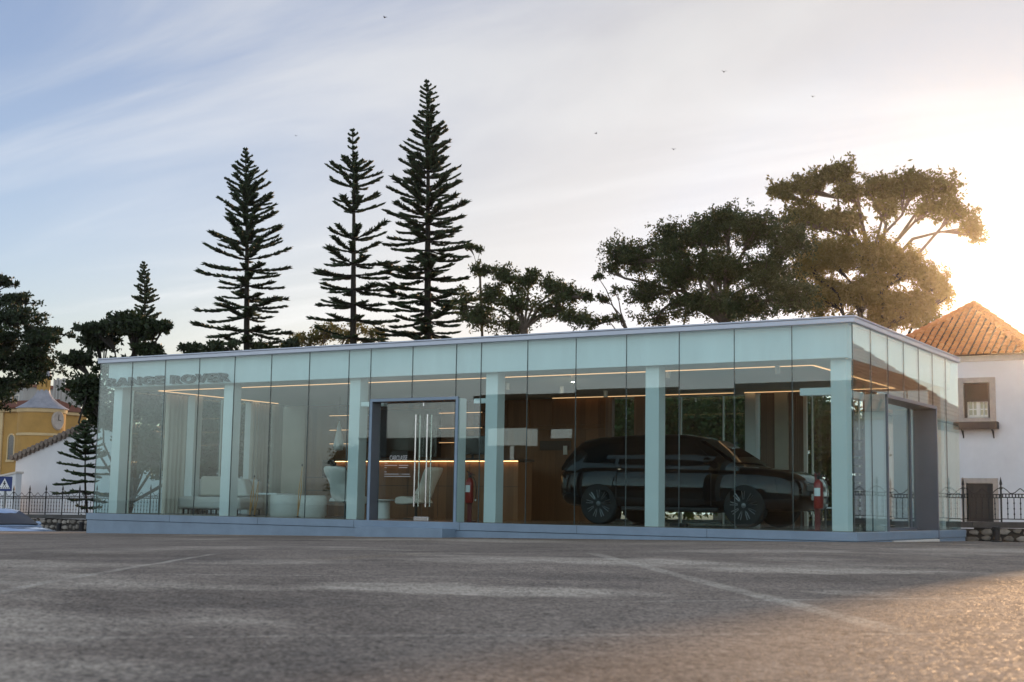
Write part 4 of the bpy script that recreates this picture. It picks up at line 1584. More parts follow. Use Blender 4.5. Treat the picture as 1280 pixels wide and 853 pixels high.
for (p0, p1) in ((poly[1], poly[2]), (poly[3], poly[2])):
    b.add([(p0[0], YG + .02, p0[1] + .08), (p1[0], YG + .02, p1[1] + .08), (p1[0], YG + 8, p1[1] + .08), (p0[0], YG + 8, p0[1] + .08), (p0[0], YG + .02, p0[1] + .003), (p1[0], YG + .02, p1[1] + .003), (p1[0], YG + 8, p1[1] + .003), (p0[0], YG + 8, p0[1] + .003)],
          [(0, 1, 2, 3), (7, 6, 5, 4), (0, 4, 5, 1), (1, 5, 6, 2), (2, 6, 7, 3), (3, 7, 4, 0)])
b.move(go_).build('roof', M['tile'], gb)
p0, p1 = at(-30, 640, YG - 2), at(20, 592, YG - 2)
aw = thing('garden_wall', 'lower white garden wall left of the white gable', 'wall', (p0[0], YG - 2, -2))
MB().prism([(p0[0] - 4, -2), (p0[0] - 4, at(-30, 620, YG - 2)[2]), (p1[0], p1[2]), (p1[0], -2)], YG - 2, YG - 1.7).move(-np.array(aw.location)).build('wall', M['gable'], aw)
MB().prism([(p0[0] - 4, at(-30, 620, YG - 2)[2] + .003), (p1[0] + .05, p1[2] + .003), (p1[0] + .05, p1[2] + .08), (p0[0] - 4, at(-30, 620, YG - 2)[2] + .08)], YG - 2.05, YG - 1.65).move(-np.array(aw.location)).build('coping', M['cornice'], aw)

# church tower
YC = 54.0
c0, c1 = at(23.5, 530, YC), at(81, 530, YC)
# radius from the angular width seen along the line of sight
cxc = at(52, 530, YC)
dist = np.linalg.norm(cxc[:2] - CAM[:2])
rad = dist * math.cos(math.atan((52 - 640) / CF)) * (57 / 2) / CF * 1.0


def cz(py):
    return at(52, py, YC)[2]


ch = thing('church', 'ochre round church tower with flared lead roof and clock', 'church', (cxc[0], YC, -3))
cb_ = -3
zt_ = cz(512) - cb_
MB().lathe([(rad, 0), (rad, zt_ - .1)], (0, 0, 0), 40).build('tower_wall', M['yellow'], ch, smooth_=True)
MB().lathe([(rad * 1.003, cz(544) - cb_ - .12), (rad * 1.035, cz(544) - cb_ - .1), (rad * 1.035, cz(544) - cb_ + .06), (rad * 1.003, cz(544) - cb_ + .1)], (0, 0, 0), 40).build('string_course', M['ochrelight'], ch, smooth_=True)
MB().lathe([(rad * 1.0, zt_ - .35), (rad * 1.04, zt_ - .3), (rad * 1.07, zt_ - .1), (rad * 1.07, zt_)], (0, 0, 0), 40).build('cornice', M['ochrelight'], ch, smooth_=True)
zr0, zr1 = cz(512) - cb_, cz(489) - cb_
prof = [(rad * 1.13, zr0 + .002), (rad * 1.1, zr0 + .08)]
for t in np.linspace(.05, 1, 10):
    prof.append((rad * (.27 + .83 * (1 - t) ** 1.9), zr0 + .08 + (zr1 - zr0) * t))
MB().lathe(prof, (0, 0, 0), 40).build('roof', M['lead'], ch, smooth_=True)
zl1 = cz(471) - cb_
b = MB()
rl = rad * .25
for k in range(8):
    a = 2 * PI * k / 8 + .2
    b.tube([(rl * .9 * math.cos(a), rl * .9 * math.sin(a), zr1), (rl * .9 * math.cos(a), rl * .9 * math.sin(a), zl1)], .12, 6)
b.lathe([(rl * .55, zr1 - .1), (rl * .55, zl1)], (0, 0, 0), 16)
b.lathe([(rl * 1.05, zr1 + .0), (rl * 1.05, zr1 + .3)], (0, 0, 0), 16).lathe([(rl * 1.05, zl1 - .35), (rl * 1.15, zl1)], (0, 0, 0), 16)
b.build('lantern', M['yellow'], ch, smooth_=True)
MB().lathe([(rl * 1.3, zl1 + .002), (rl * 1.25, zl1 + .06), (rl * .9, zl1 + .5), (rl * .4, zl1 + .85), (.05, zl1 + 1.15), (.03, zl1 + 1.6)], (0, 0, 0), 16).build('lantern_roof', M['lead'], ch, smooth_=True)
# clock disc on the tower flank
ka = math.atan2(CAM[1] - YC, CAM[0] - cxc[0]) + R(42)
ck = MB().lathe([(.01, .05), (.42, .05), (.52, .1), (.6, .02), (.6, -.3)], (0, 0, 0), 24, 'x')
zck = cz(526) - cb_
ck.v = [(p[0], p[1], p[2] * 1.35) for p in ck.v]
cko = ck.rotz(ka).move((rad * math.cos(ka), rad * math.sin(ka), zck)).build('clock', M['stonetrim'], ch, smooth_=True)
hd = MB().box(.07, .09, -.02, .02, 0, .45).box(.07, .09, -.02, .24, -.02, .02)
hd.rotz(ka).move((rad * math.cos(ka), rad * math.sin(ka), zck)).build('clock_hands', M['black'], cko)

# nave left of the tower
YN = 66.0
n0, n1 = at(-60, 630, YN), at(32, 515, YN)
nv = thing('church_nave', 'ochre church nave with arched window and tiled eave at left edge', 'church', ((n0[0] + n1[0]) / 2, YN, -3))
no = -np.array(nv.location)
wx0, wx1 = at(8, 600, YN)[0], at(15, 600, YN)[0]
wz0, wz1 = at(12, 575, YN)[2], at(12, 553, YN)[2]
b = wall_xz(n0[0], n1[0], -3, n1[2], YN, YN + .5, [(wx0, wx1, wz0, wz1)])
b.box(n0[0], n1[0], YN + 7, YN + 7.4, -3, n1[2]).box(n1[0] - .4, n1[0], YN + .502, YN + 6.99, -3, n1[2])
b.move(no).build('wall', M['yellow'], nv)
cx_, rr_ = (wx0 + wx1) / 2, (wx1 - wx0) / 2
b = MB().box(wx0 - .15, wx0, YN - .06, YN + .2, wz0, wz1 + .3).box(wx1, wx1 + .15, YN - .06, YN + .2, wz0, wz1 + .3).box(wx0 - .2, wx1 + .2, YN - .1, YN + .2, wz0 - .2, wz0 - .003)
for k in range(10):
    a0, a1 = PI * k / 10, PI * (k + 1) / 10
    b.prism([(cx_ + rr_ * math.cos(a0), wz1 + .3 + rr_ * math.sin(a0)), (cx_ + (rr_ + .15) * math.cos(a0), wz1 + .3 + (rr_ + .15) * math.sin(a0)), (cx_ + (rr_ + .15) * math.cos(a1), wz1 + .3 + (rr_ + .15) * math.sin(a1)), (cx_ + rr_ * math.cos(a1), wz1 + .3 + rr_ * math.sin(a1))], YN - .06, YN + .1)
wf = b.move(no).build('window', M['ochrelight'], nv)
pts = [(wx0 + .002, wz0)] + [(cx_ - (rr_ - .004) * math.cos(PI * k / 12), wz1 + .3 + (rr_ - .004) * math.sin(PI * k / 12)) for k in range(13)] + [(wx1 - .002, wz0)]
MB().prism(pts, YN - .03, YN + .1).move(no).build('pane', M['winglass'], wf)
ze_ = n1[2]
MB().box(n0[0], n1[0] + .3, YN - .35, YN + 7.7, ze_ + .002, ze_ + .35).move(no).build('cornice', M['ochrelight'], nv, bevel=.1)
b = MB().prism([(YN - .6, ze_ + .352), (YN + 3.7, ze_ + 1.3), (YN + 8, ze_ + .352)], n0[0], n1[0] + .5, 'x')
b.move(no).build('roof', M['redroof'], nv)
b = MB()
for k in range(40):
    x = n0[0] + (n1[0] + .5 - n0[0]) * (k + .5) / 40
    b.tube([(x, YN - .7, ze_ + .42), (x, YN + 3.6, ze_ + 1.36)], .11, 5)
b.move(no).build('roof_tiles', M['redroof'], nv, smooth_=True)
for pxl in (0, 30):
    q = at(pxl, 560, YN)
    MB().box(q[0] - .35, q[0] + .35, YN - .18, YN - .003, -3, ze_ - .003).move(no).build('pilaster', M['ochrelight'], nv, bevel=.03)

# far apartment block
YA = 95.0
a0, a1 = at(-60, 520, YA), at(30, 483, YA)
ab = thing('apartment_block', 'distant pale apartment block behind the church nave', 'building', ((a0[0] + a1[0]) / 2, YA, -3))
ao = -np.array(ab.location)
hl = []
zz0 = at(10, 505, YA)[2]
for t in (.55, .7, .85):
    xx = a0[0] + (a1[0] - a0[0]) * t
    hl.append((xx, xx + 1.2, zz0 - .5, zz0 + 1.0))
    hl.append((xx, xx + 1.2, zz0 - 3.5, zz0 - 2.0))
wall_xz(a0[0], a1[0], -3, a1[2], YA, YA + .4, hl).box(a1[0] - .4, a1[0], YA + .402, YA + 9, -3, a1[2]).box(a0[0], a1[0], YA + 9.002, YA + 9.3, -3, a1[2]).move(ao).build('wall', M['render_grey'], ab)
MB().box(a0[0], a1[0] + .3, YA - .3, YA + 9.6, a1[2] + .003, a1[2] + .4).move(ao).build('roof', M['redroof'], ab)
for h in hl:
    wf = MB().box(h[0] - .1, h[0], YA - .05, YA + .2, h[2], h[3]).box(h[1], h[1] + .1, YA - .05, YA + .2, h[2], h[3]).box(h[0] - .1, h[1] + .1, YA - .048, YA + .2, h[3] + .002, h[3] + .12).move(ao).build('window', M['cornice'], ab)
    MB().box(h[0] + .01, h[1] - .01, YA + .1, YA + .14, h[2], h[3]).move(ao).build('pane', M['winglass'], wf)

# antenna mast
q = at(73, 500, 88)
am = thing('antenna_mast', 'thin mobile phone antenna mast beside the church lantern', 'mast', (q[0], 88, -3))
zt2 = at(73, 476, 88)[2] + 3
MB().tube([(0, 0, 0), (0, 0, zt2)], .1, 6).build('pole', M['galv'], am)
for k, (dx, a, c) in enumerate(((-.75, 2.6, 5.2), (-.25, 2.2, 4.2), (.3, 1.5, 5.0), (.75, 2.5, 4.4))):
    MB().box(dx - .14, dx + .14, -.1, .1, zt2 - a - 1, zt2 + .3 - (c - 4.2) * .2).build('panel_antenna', M['render_grey'], am)
    MB().tube([(0, 0, zt2 - a), (dx, 0, zt2 - a)], .05, 5).build('arm', M['galv'], am)


# ------------------------------------------------------------------ trees
def raw_mesh(name, V, F, m, parent):
    """V (n,3), F (k,3|4) arrays"""
    me = bpy.data.meshes.new(name)
    k = F.shape[1]
    me.vertices.add(len(V))
    me.vertices.foreach_set('co', np.ascontiguousarray(V, np.float32).ravel())
    me.loops.add(F.size)
    me.loops.foreach_set('vertex_index', np.ascontiguousarray(F, np.int32).ravel())
    me.polygons.add(len(F))
    me.polygons.foreach_set('loop_start', np.arange(0, F.size, k, dtype=np.int32))
    me.update(calc_edges=True)
    me.validate()
    me.materials.append(m)
    o = bpy.data.objects.new(name, me)
    COL.objects.link(o)
    o.parent = parent
    return o


def unit(a):
    return a / (np.linalg.norm(a, axis=-1, keepdims=True) + 1e-9)


def spindles(P, Dv, Ln, Rd):
    n = len(P)
    Dv = unit(Dv)
    a = np.where(np.abs(Dv[:, 2:3]) < .9, np.array([[0, 0, 1.0]]), np.array([[1.0, 0, 0]]))
    e1 = unit(np.cross(Dv, a))
    e2 = np.cross(Dv, e1)
    V = np.empty((n, 5, 3))
    V[:, 0] = P
    mid = P + Dv * (Ln * .45)[:, None]
    for k in range(3):
        an = 2 * PI * k / 3
        V[:, 1 + k] = mid + (e1 * math.cos(an) + e2 * math.sin(an)) * Rd[:, None]
    V[:, 4] = P + Dv * Ln[:, None]
    base = np.arange(n)[:, None] * 5
    T = np.array([[0, 2, 1], [0, 3, 2], [0, 1, 3], [4, 1, 2], [4, 2, 3], [4, 3, 1]])
    F = (base[:, None, :] * 1 + T[None]).reshape(-1, 3)
    return V.reshape(-1, 3), F


def norfolk(name, label, base, H_, prof, nwh, nbr=6, seed=0, lean=0, gaps=None, nb=13, z0=.08, rad=.09, cat='tree', group=None, upt=.25):
    """prof(t) -> branch length, t = 0 at the top, 1 at the ground"""
    r = np.random.default_rng(seed)
    root = thing(name, label, cat, base, 0, group)
    wood = MB()
    hs_ = np.linspace(0, 1, 9)
    wood.tube([(lean * h * h + .04 * math.sin(9 * h), .03 * math.sin(7 * h), H_ * h) for h in hs_], [max(.018, H_ * .0135 * (1 - h) ** .8) for h in hs_], 8)
    Ps, Ds, Ls, Rs = [], [], [], []
    ts = []
    t = .004
    while t < 1 - z0:
        ts.append(t)
        t += (1.0 / nwh) * (.55 + .9 * min(1, t * 2.2)) * r.uniform(.8, 1.2)
    for t in ts:
        if gaps and any(a < t < b_ for a, b_ in gaps):
            continue
        hz = H_ * (1 - t)
        h = hz / H_
        c = np.array([lean * h * h + .04 * math.sin(9 * h), .03 * math.sin(7 * h), hz])
        L0 = prof(t)
        ph0 = r.uniform(0, 6.28)
        n_ = nbr if t > .1 else 4
        for k in range(n_):
            ph = ph0 + 2 * PI * k / n_ + r.normal(0, .14)
            L_ = L0 * r.uniform(.55, 1.15)
            if r.random() < .10:
                L_ *= r.uniform(.35, .6)
            if t > .12 and r.random() < .07:
                continue
            fwd = np.array([math.cos(ph), math.sin(ph), 0])
            side = np.array([-math.sin(ph), math.cos(ph), 0])
            el = (.42 - .64 * min(t * 1.6, .62)) + r.normal(0, .085)

            def pt(s):
                return c + fwd * (L_ * s) + np.array([0, 0, L_ * (el * s + upt * s ** 2.5 - .16 * s * (t > .3))])
            wood.tube([pt(0), pt(.35), pt(.7), pt(.98)], [.05 * (.4 + L_ / 4), .035 * (.4 + L_ / 4), .02, .008], 4, caps=False)
            m_ = max(4, int(nb * (.45 + .55 * min(1, L_ / 2.2))))
            s0 = .10 if t < .2 else .22
            for j in range(m_):
                s = s0 + (1 - s0) * (j + r.uniform(0, .8)) / m_
                p = pt(s)
                tan = unit(pt(min(1, s + .05)) - pt(s - .05))
                bl = (L_ * .15 * (.55 + .7 * s) * r.uniform(.5, 1.3) + .08) * (1 if s < .93 else .75)
                for sg_ in (-1, 1):
                    psi = r.uniform(.5, 1.05)
                    d = tan * math.cos(psi) + side * sg_ * math.sin(psi) + np.array([0, 0, r.uniform(-.08, .30)])
                    Ps.append(p)
                    Ds.append(d)
                    Ls.append(bl)
                    Rs.append(rad * r.uniform(.7, 1.25))
                Ps.append(p)
                Ds.append(tan + np.array([0, 0, r.uniform(.0, .45)]))
                Ls.append(bl * .6)
                Rs.append(rad * r.uniform(.8, 1.2))
            Ps.append(pt(.9))
            Ds.append(pt(1) - pt(.85) + np.array([0, 0, .1]))
            Ls.append(.10 + .06 * L_)
            Rs.append(rad)
    wood.build('trunk', M['bark_dark'], root, smooth_=True, recalc=False)
    V, F = spindles(np.array(Ps), np.array(Ds), np.array(Ls), np.array(Rs))
    raw_mesh('crown', V, F, M['pine'], root)
    return root


def leafy(name, label, base, lobes, leafm, barkm, seed=0, lw=.03, ll=.13, per=330, fork=None, trunk_r=.3, flat=.75, shell=.5, cat='tree', group=None, twig=.028, droop=.3, cr_f=.36, tuft=1.0):
    """lobes: (centre, rx, rz, clumps).  leaves are separate small blades gathered in loose clumps"""
    r = np.random.default_rng(seed)
    base = np.array(base, float)
    root = thing(name, label, cat, base, 0, group)
    wood = MB()
    lc = [np.array(l[0], float) - base for l in lobes]
    mean = np.mean(lc, 0)
    zmin = min(c[2] - l[2] for c, l in zip(lc, lobes))
    fk = np.array([mean[0] * .5, mean[1] * .5, max(zmin * .75, .25 * mean[2])]) if fork is None else np.array(fork, float) - base
    if np.linalg.norm(fk) > .3:
        wood.tube([(0, 0, -.3), fk * .33 + r.normal(0, .12, 3) * [1, 1, 0], fk * .66 + r.normal(0, .15, 3) * [1, 1, 0], fk], [trunk_r * 1.25, trunk_r, trunk_r * .85, trunk_r * .7], 8)
    Cs, Rr, Nn = [], [], []
    for (c, l) in zip(lc, lobes):
        rx, rz, nc = l[1], l[2], l[3]
        v = c - fk
        k1 = fk + v * .35 + np.array([0, 0, .12 * np.linalg.norm(v)]) + r.normal(0, .08 * np.linalg.norm(v), 3)
        k2 = fk + v * .7 + np.array([0, 0, .10 * np.linalg.norm(v)]) + r.normal(0, .06 * np.linalg.norm(v), 3)
        low = c - np.array([0, 0, rz * .35])
        lr = trunk_r * .26
        path = [fk, k1, k2, low]
        wood.tube(path, [lr, lr * .75, lr * .55, lr * .32], 6, caps=False)
        for i in range(nc):
            d = unit(r.normal(0, 1, 3))
            rr = r.uniform(shell, 1.0)
            p = c + d * np.array([rx, rx, rz]) * rr * .86
            cr = min(rx, rz * 1.6) * cr_f * r.uniform(.7, 1.3)
            m_ = low + (p - low) * .5 + r.normal(0, .06 * rx, 3) - np.array([0, 0, .06 * rz])
            s_ = path[2] if r.random() < .3 else low
            wood.tube([s_, m_, p], [lr * .26 + .008, twig, twig * .4], 4, caps=False)
            Cs.append(p)
            Rr.append(cr)
            Nn.append(max(20, int(per * (cr / .8) ** 1.6 * r.uniform(.75, 1.2))))
    wood.build('trunk', barkm, root, smooth_=True, recalc=False)
    # every clump breaks up into small tufts, so the sky shows between them
    T_, Tr, Tn = [], [], []
    for c_, cr_, n_ in zip(Cs, Rr, Nn):
        k_ = max(4, int(7 * tuft))
        for _ in range(k_):
            d_ = unit(r.normal(0, 1, 3)) * r.uniform(.25, 1.3) * cr_ * np.array([1, 1, flat])
            T_.append(c_ + d_)
            Tr.append(cr_ * r.uniform(.22, .42))
            Tn.append(max(8, int(n_ / k_ * r.uniform(.6, 1.4))))
    C = np.repeat(np.array(T_), Tn, 0)
    Rk = np.repeat(np.array(Tr), Tn)
    n = len(C)
    off = r.normal(0, .55, (n, 3))
    P = C + off * Rk[:, None] * np.array([1, 1, flat])
    ax = unit(r.normal(0, 1, (n, 3)) + np.array([0, 0, -droop]))
    bx = unit(np.cross(ax, r.normal(0, 1, (n, 3))))
    L_ = ll * r.uniform(.6, 1.3, n)[:, None]
    Wd = lw * r.uniform(.7, 1.3, n)[:, None]
    V = np.empty((n, 4, 3))
    V[:, 0] = P
    V[:, 1] = P + ax * L_ * .45 + bx * Wd
    V[:, 2] = P + ax * L_
    V[:, 3] = P + ax * L_ * .45 - bx * Wd
    raw_mesh('crown', V.reshape(-1, 3), np.arange(n * 4).reshape(-1, 4), leafm, root)
    return root


def LB(px, py, Y, rpx, rpz, n, dy=0):
    """a crown lobe: centre pixel at depth Y, radii given in pixels"""
    c = at(px, py, Y)
    dep = (c - CAM) @ _f
    k = dep / CF
    c[1] += dy
    return (c, rpx * k, rpz * k, n)


def gbase(px, Y):
    q = at(px, 640, Y)
    return (q[0], Y, float(gz(q[0], Y)))


# Norfolk island pines
def nf(px, ptop, Y, label, wl, nwh, seed, gaps=None, lean_px=0, rad=.042, nb=48, nbr=8, upt=.13):
    bs = gbase(px + lean_px, Y)
    tp = at(px, ptop, Y)
    dep = (tp - CAM) @ _f
    k = dep / CF
    Hh = tp[2] - bs[2]
    # wl: list of (pixel row, half width px)
    rows = [(ptop, 2)] + wl
    tt = [(r_[0] - ptop) * k / Hh for r_ in rows]
    ww = [r_[1] * k for r_ in rows]

    def prof(t):
        return float(np.interp(t, tt, ww))
    return norfolk('norfolk_pine', label, (bs[0], bs[1], bs[2]), Hh, prof, nwh, nbr, seed, lean=tp[0] - bs[0], gaps=[((a - ptop) * k / Hh, (b_ - ptop) * k / Hh) for a, b_ in (gaps or [])], rad=rad, nb=nb, group='norfolk island pines', z0=.2, upt=upt)


nf(306, 186, 24, 'tall symmetrical norfolk pine, leftmost of the three tall ones', [(205, 11), (230, 22), (265, 33), (300, 42), (345, 50), (390, 56), (430, 60), (600, 64)], 50, 3)
nf(440, 162, 25, 'sparse norfolk pine with bare gaps, middle of the three tall ones', [(176, 9), (186, 10), (188, 5), (206, 20), (216, 26), (234, 32), (262, 34), (290, 36), (310, 46), (345, 52), (372, 62), (380, 50), (430, 46), (600, 50)], 40, 8, gaps=[(188, 204), (243, 255), (277, 296), (322, 332), (383, 392)], nb=46)
nf(533, 101, 28, 'tallest and densest norfolk pine, rightmost of the three tall ones', [(120, 12), (150, 19), (180, 24), (230, 38), (290, 50), (340, 54), (380, 58), (420, 62), (600, 66)], 64, 21, rad=.043, nbr=9)
nf(179, 328, 40, 'small distant norfolk pine rising above the dark cypress', [(345, 8), (370, 13), (395, 18), (420, 24), (600, 40)], 54, 31, nbr=7, rad=.06)
nf(104, 528, 10.2, 'young norfolk pine sapling right behind the left fence', [(540, 12), (560, 22), (590, 32), (612, 36), (625, 26), (640, 12)], 24, 41, rad=.034, nb=36, nbr=7, lean_px=6, upt=.06)

# dark layered cypresses on the left
YL = 17
leafy('cypress_tree', 'large dark layered cypress cut by the left edge', gbase(-70, YL),
      [LB(5, 352, YL, 20, 9, 18), LB(8, 372, YL, 34, 10, 26, .5), LB(15, 395, YL, 50, 14, 40), LB(35, 412, YL, 38, 12, 28, 1), LB(10, 425, YL, 56, 18, 44, -1), LB(44, 440, YL, 28, 12, 22), LB(15, 455, YL, 52, 18, 40, 1), LB(40, 470, YL, 22, 10, 16), LB(5, 480, YL, 40, 16, 30), LB(22, 495, YL, 26, 11, 20, -1), LB(30, 452, YL, 36, 16, 34, .5), LB(0, 440, YL, 44, 30, 50, -.5), LB(48, 425, YL, 26, 12, 22), LB(-30, 420, YL, 50, 60, 60), LB(-5, 505, YL, 25, 10, 14), LB(66, 425, YL, 12, 5, 7)],
      M['cypress'], M['bark_dark'], 51, fork=at(-40, 455, YL), lw=.045, ll=.16, per=240, trunk_r=.15, flat=.45, shell=.2, droop=-.2, cr_f=.42)
YL2 = 13.5
leafy('cypress_tree', 'dark spreading cypress behind the left end of the pavilion', gbase(140, YL2),
      [LB(130, 412, YL2, 38, 13, 34), LB(105, 425, YL2, 32, 12, 28, .7), LB(188, 410, YL2, 30, 16, 36, -.5), LB(203, 408, YL2, 20, 8, 14), LB(160, 405, YL2, 34, 12, 30), LB(95, 450, YL2, 26, 12, 22), LB(130, 455, YL2, 40, 14, 26, 1), LB(185, 436, YL2, 28, 9, 20), LB(110, 490, YL2, 34, 24, 34), LB(150, 495, YL2, 50, 30, 60, 1.5), LB(115, 520, YL2, 30, 22, 30, .7), LB(200, 500, YL2, 50, 36, 60), LB(260, 520, YL2, 46, 44, 60), LB(320, 520, YL2, 44, 44, 60), LB(190, 560, YL2, 44, 36, 46), LB(250, 570, YL2, 60, 34, 60), LB(330, 570, YL2, 50, 34, 50), LB(300, 540, YL2, 50, 50, 60)],
      M['cypress'], M['bark_dark'], 52, lw=.055, ll=.18, per=190, trunk_r=.2, flat=.5, shell=.2, droop=-.2, cr_f=.42)

# low trees just above the roof line
leafy('eucalyptus_tree', 'low sunlit eucalyptus between the first two tall pines', gbase(405, 33),
      [LB(385, 425, 33, 26, 16, 18), LB(410, 412, 33, 24, 14, 18), LB(440, 415, 33, 26, 14, 16), LB(360, 432, 33, 12, 9, 8), LB(465, 420, 33, 20, 14, 12)],
      M['euca'], M['bark_pale'], 61, per=300, trunk_r=.2, lw=.034, ll=.15)
leafy('cypress_tree', 'low dark bush crown at the foot of the leftmost tall pine', gbase(255, 20),
      [LB(240, 437, 20, 16, 9, 14), LB(275, 436, 20, 26, 11, 20), LB(325, 437, 20, 28, 9, 18), LB(362, 432, 20, 12, 8, 9)],
      M['cypress'], M['bark_dark'], 62, per=170, trunk_r=.2, lw=.055, ll=.18, flat=.6, shell=.2)
YE = 25
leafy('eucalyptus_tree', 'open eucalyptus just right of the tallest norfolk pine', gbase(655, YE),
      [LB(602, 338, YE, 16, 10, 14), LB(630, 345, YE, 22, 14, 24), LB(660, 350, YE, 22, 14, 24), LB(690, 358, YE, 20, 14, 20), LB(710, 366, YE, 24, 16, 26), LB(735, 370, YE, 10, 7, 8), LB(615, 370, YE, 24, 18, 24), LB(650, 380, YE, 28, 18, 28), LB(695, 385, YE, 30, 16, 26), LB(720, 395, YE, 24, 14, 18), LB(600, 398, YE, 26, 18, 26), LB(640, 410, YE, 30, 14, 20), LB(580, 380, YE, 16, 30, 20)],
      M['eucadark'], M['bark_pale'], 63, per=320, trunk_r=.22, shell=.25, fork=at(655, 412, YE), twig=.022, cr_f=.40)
leafy('eucalyptus_tree', 'slender flat topped sapling touching the tallest norfolk pine', gbase(603, 26),
      [LB(586, 308, 26, 12, 4, 8), LB(598, 311, 26, 8, 4, 5)], M['eucadark'], M['bark_pale'], 68, per=120, trunk_r=.07, fork=at(600, 345, 26), twig=.012, cr_f=.5, shell=.1)
YE2 = 27
leafy('eucalyptus_tree', 'thin wispy eucalyptus at the low point of the skyline', gbase(770, YE2),
      [LB(748, 345, YE2, 7, 6, 4), LB(752, 375, YE2, 10, 7, 6), LB(765, 398, YE2, 16, 8, 8), LB(740, 405, YE2, 16, 9, 8), LB(770, 365, YE2, 8, 8, 3)],
      M['eucadark'], M['bark_pale'], 64, per=100, trunk_r=.14, fork=at(785, 415, YE2), twig=.016, cr_f=.45)
YR = 29
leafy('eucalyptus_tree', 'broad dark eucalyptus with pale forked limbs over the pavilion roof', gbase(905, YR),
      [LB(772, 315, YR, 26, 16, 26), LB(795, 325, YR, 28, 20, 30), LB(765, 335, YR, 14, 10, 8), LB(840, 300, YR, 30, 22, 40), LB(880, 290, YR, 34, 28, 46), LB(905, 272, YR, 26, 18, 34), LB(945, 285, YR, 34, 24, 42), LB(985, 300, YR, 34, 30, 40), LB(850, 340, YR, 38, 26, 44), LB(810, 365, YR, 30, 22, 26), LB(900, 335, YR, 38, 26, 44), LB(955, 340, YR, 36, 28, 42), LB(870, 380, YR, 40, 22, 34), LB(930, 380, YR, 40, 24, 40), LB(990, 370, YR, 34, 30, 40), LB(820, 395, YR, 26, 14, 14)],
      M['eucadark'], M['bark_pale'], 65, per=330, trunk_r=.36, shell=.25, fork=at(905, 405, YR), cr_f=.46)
YS = 44
leafy('eucalyptus_tree', 'tallest eucalyptus with open sunlit crown left of the orange roof', gbase(1085, YS),
      [LB(980, 240, YS, 22, 14, 22), LB(1010, 232, YS, 24, 18, 30), LB(1048, 215, YS, 26, 17, 32), LB(1060, 240, YS, 26, 14, 20), LB(1105, 232, YS, 30, 18, 30), LB(1140, 228, YS, 34, 18, 34), LB(1175, 232, YS, 24, 14, 22), LB(1195, 262, YS, 26, 16, 22), LB(1215, 285, YS, 18, 18, 14), LB(1160, 260, YS, 26, 14, 16), LB(1010, 270, YS, 32, 20, 30), LB(1055, 275, YS, 34, 20, 28), LB(1110, 262, YS, 24, 14, 16)],
      M['euca'], M['bark_pale'], 66, per=140, trunk_r=.4, shell=.2, fork=at(1095, 350, YS), ll=.25, lw=.05, cr_f=.45, twig=.03)
YS2 = 41
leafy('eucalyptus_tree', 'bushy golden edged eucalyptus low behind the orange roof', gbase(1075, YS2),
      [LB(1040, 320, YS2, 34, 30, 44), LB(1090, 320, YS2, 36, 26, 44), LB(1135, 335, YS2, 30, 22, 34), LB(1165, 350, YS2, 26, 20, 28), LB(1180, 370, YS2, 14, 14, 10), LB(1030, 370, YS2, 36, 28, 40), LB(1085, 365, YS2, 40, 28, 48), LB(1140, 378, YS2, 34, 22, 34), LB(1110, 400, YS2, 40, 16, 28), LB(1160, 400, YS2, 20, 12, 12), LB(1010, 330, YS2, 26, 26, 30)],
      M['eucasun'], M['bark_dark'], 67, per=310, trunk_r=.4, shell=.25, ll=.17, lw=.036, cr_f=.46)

# shrubs behind the fence seen through the pavilion
sh = [(660, 500, 11.5, 60, 'tall shrub behind the rear glazing beyond the counter'), (770, 545, 11, 44, 'dense shrub seen through the narrow rear window'), (850, 545, 12, 50, 'broad shrub seen through the glass over the car roof'), (920, 550, 11.4, 48, 'broad shrub behind the windscreen of the displayed car'), (1020, 560, 11.8, 50, 'dense shrub behind the slatted screen'), (560, 520, 12, 56, 'tall shrub hidden behind the timber wall')]
for i, (px, py, Y_, rp, lab) in enumerate(sh):
    if i in (0, 5):
        continue
    leafy('shrub', lab, gbase(px, Y_), [LB(px, py - 25, Y_, rp, 60, 90), LB(px + 30, py - 10, Y_, rp, 50, 60), LB(px - 20, py + 50, Y_, rp, 50, 60), LB(px + 20, py + 60, Y_, rp, 44, 50)], M['bush'], M['bark_dark'], 70 + i, per=140, trunk_r=.1, ll=.13, lw=.04, shell=.2, cr_f=.42, cat='shrub', group='shrubs behind the rear glazing', flat=.9)

# ------------------------------------------------------------------ things behind the camera, mirrored in the long glass front
LBK = 36.0


def bk(px, py):
    p = at(px, py, LBK)
    return p[0], p[2]


kx0, kz1 = bk(598, 503)
kx1, _ = bk(1110, 480)
kz1 = bk(800, 492)[1]
hl = []
for (xa, xb, ya, yb) in ((604, 668, 556, 534), (681, 711, 546, 534), (632, 641, 574, 556.5)):
    A, B = bk((xa + xb) / 2, ya)[1], bk((xa + xb) / 2, yb)[1]
    hl.append((bk(xa, 540)[0], bk(xb, 540)[0], A, B))
ks = thing('timber_kiosk', 'long dark timber kiosk with openings facing the glass front', 'kiosk', ((kx0 + kx1) / 2, -LBK, -.3))
ko = -np.array(ks.location)
wall_xz(kx0, kx1, -.6, kz1, -LBK - .3, -LBK, hl).move(ko).build('wall', M['kiosk'], ks)
MB().box(kx0 - .3, kx1 + .3, -LBK - .5, -LBK + .3, kz1 + .002, kz1 + .18).move(ko).build('roof', M['kiosk'], ks)
hx0_, hz_ = bk(436, 549)
lw_ = thing('garden_wall', 'low dark wall left of the timber kiosk mirrored in the doors', 'wall', ((hx0_ + kx0) / 2, -LBK - 1, -.6))
MB().box(hx0_, kx0 - .4, -LBK - 1.2, -LBK - .9, -.6, hz_).move(-np.array(lw_.location)).build('wall', M['kiosk'], lw_)
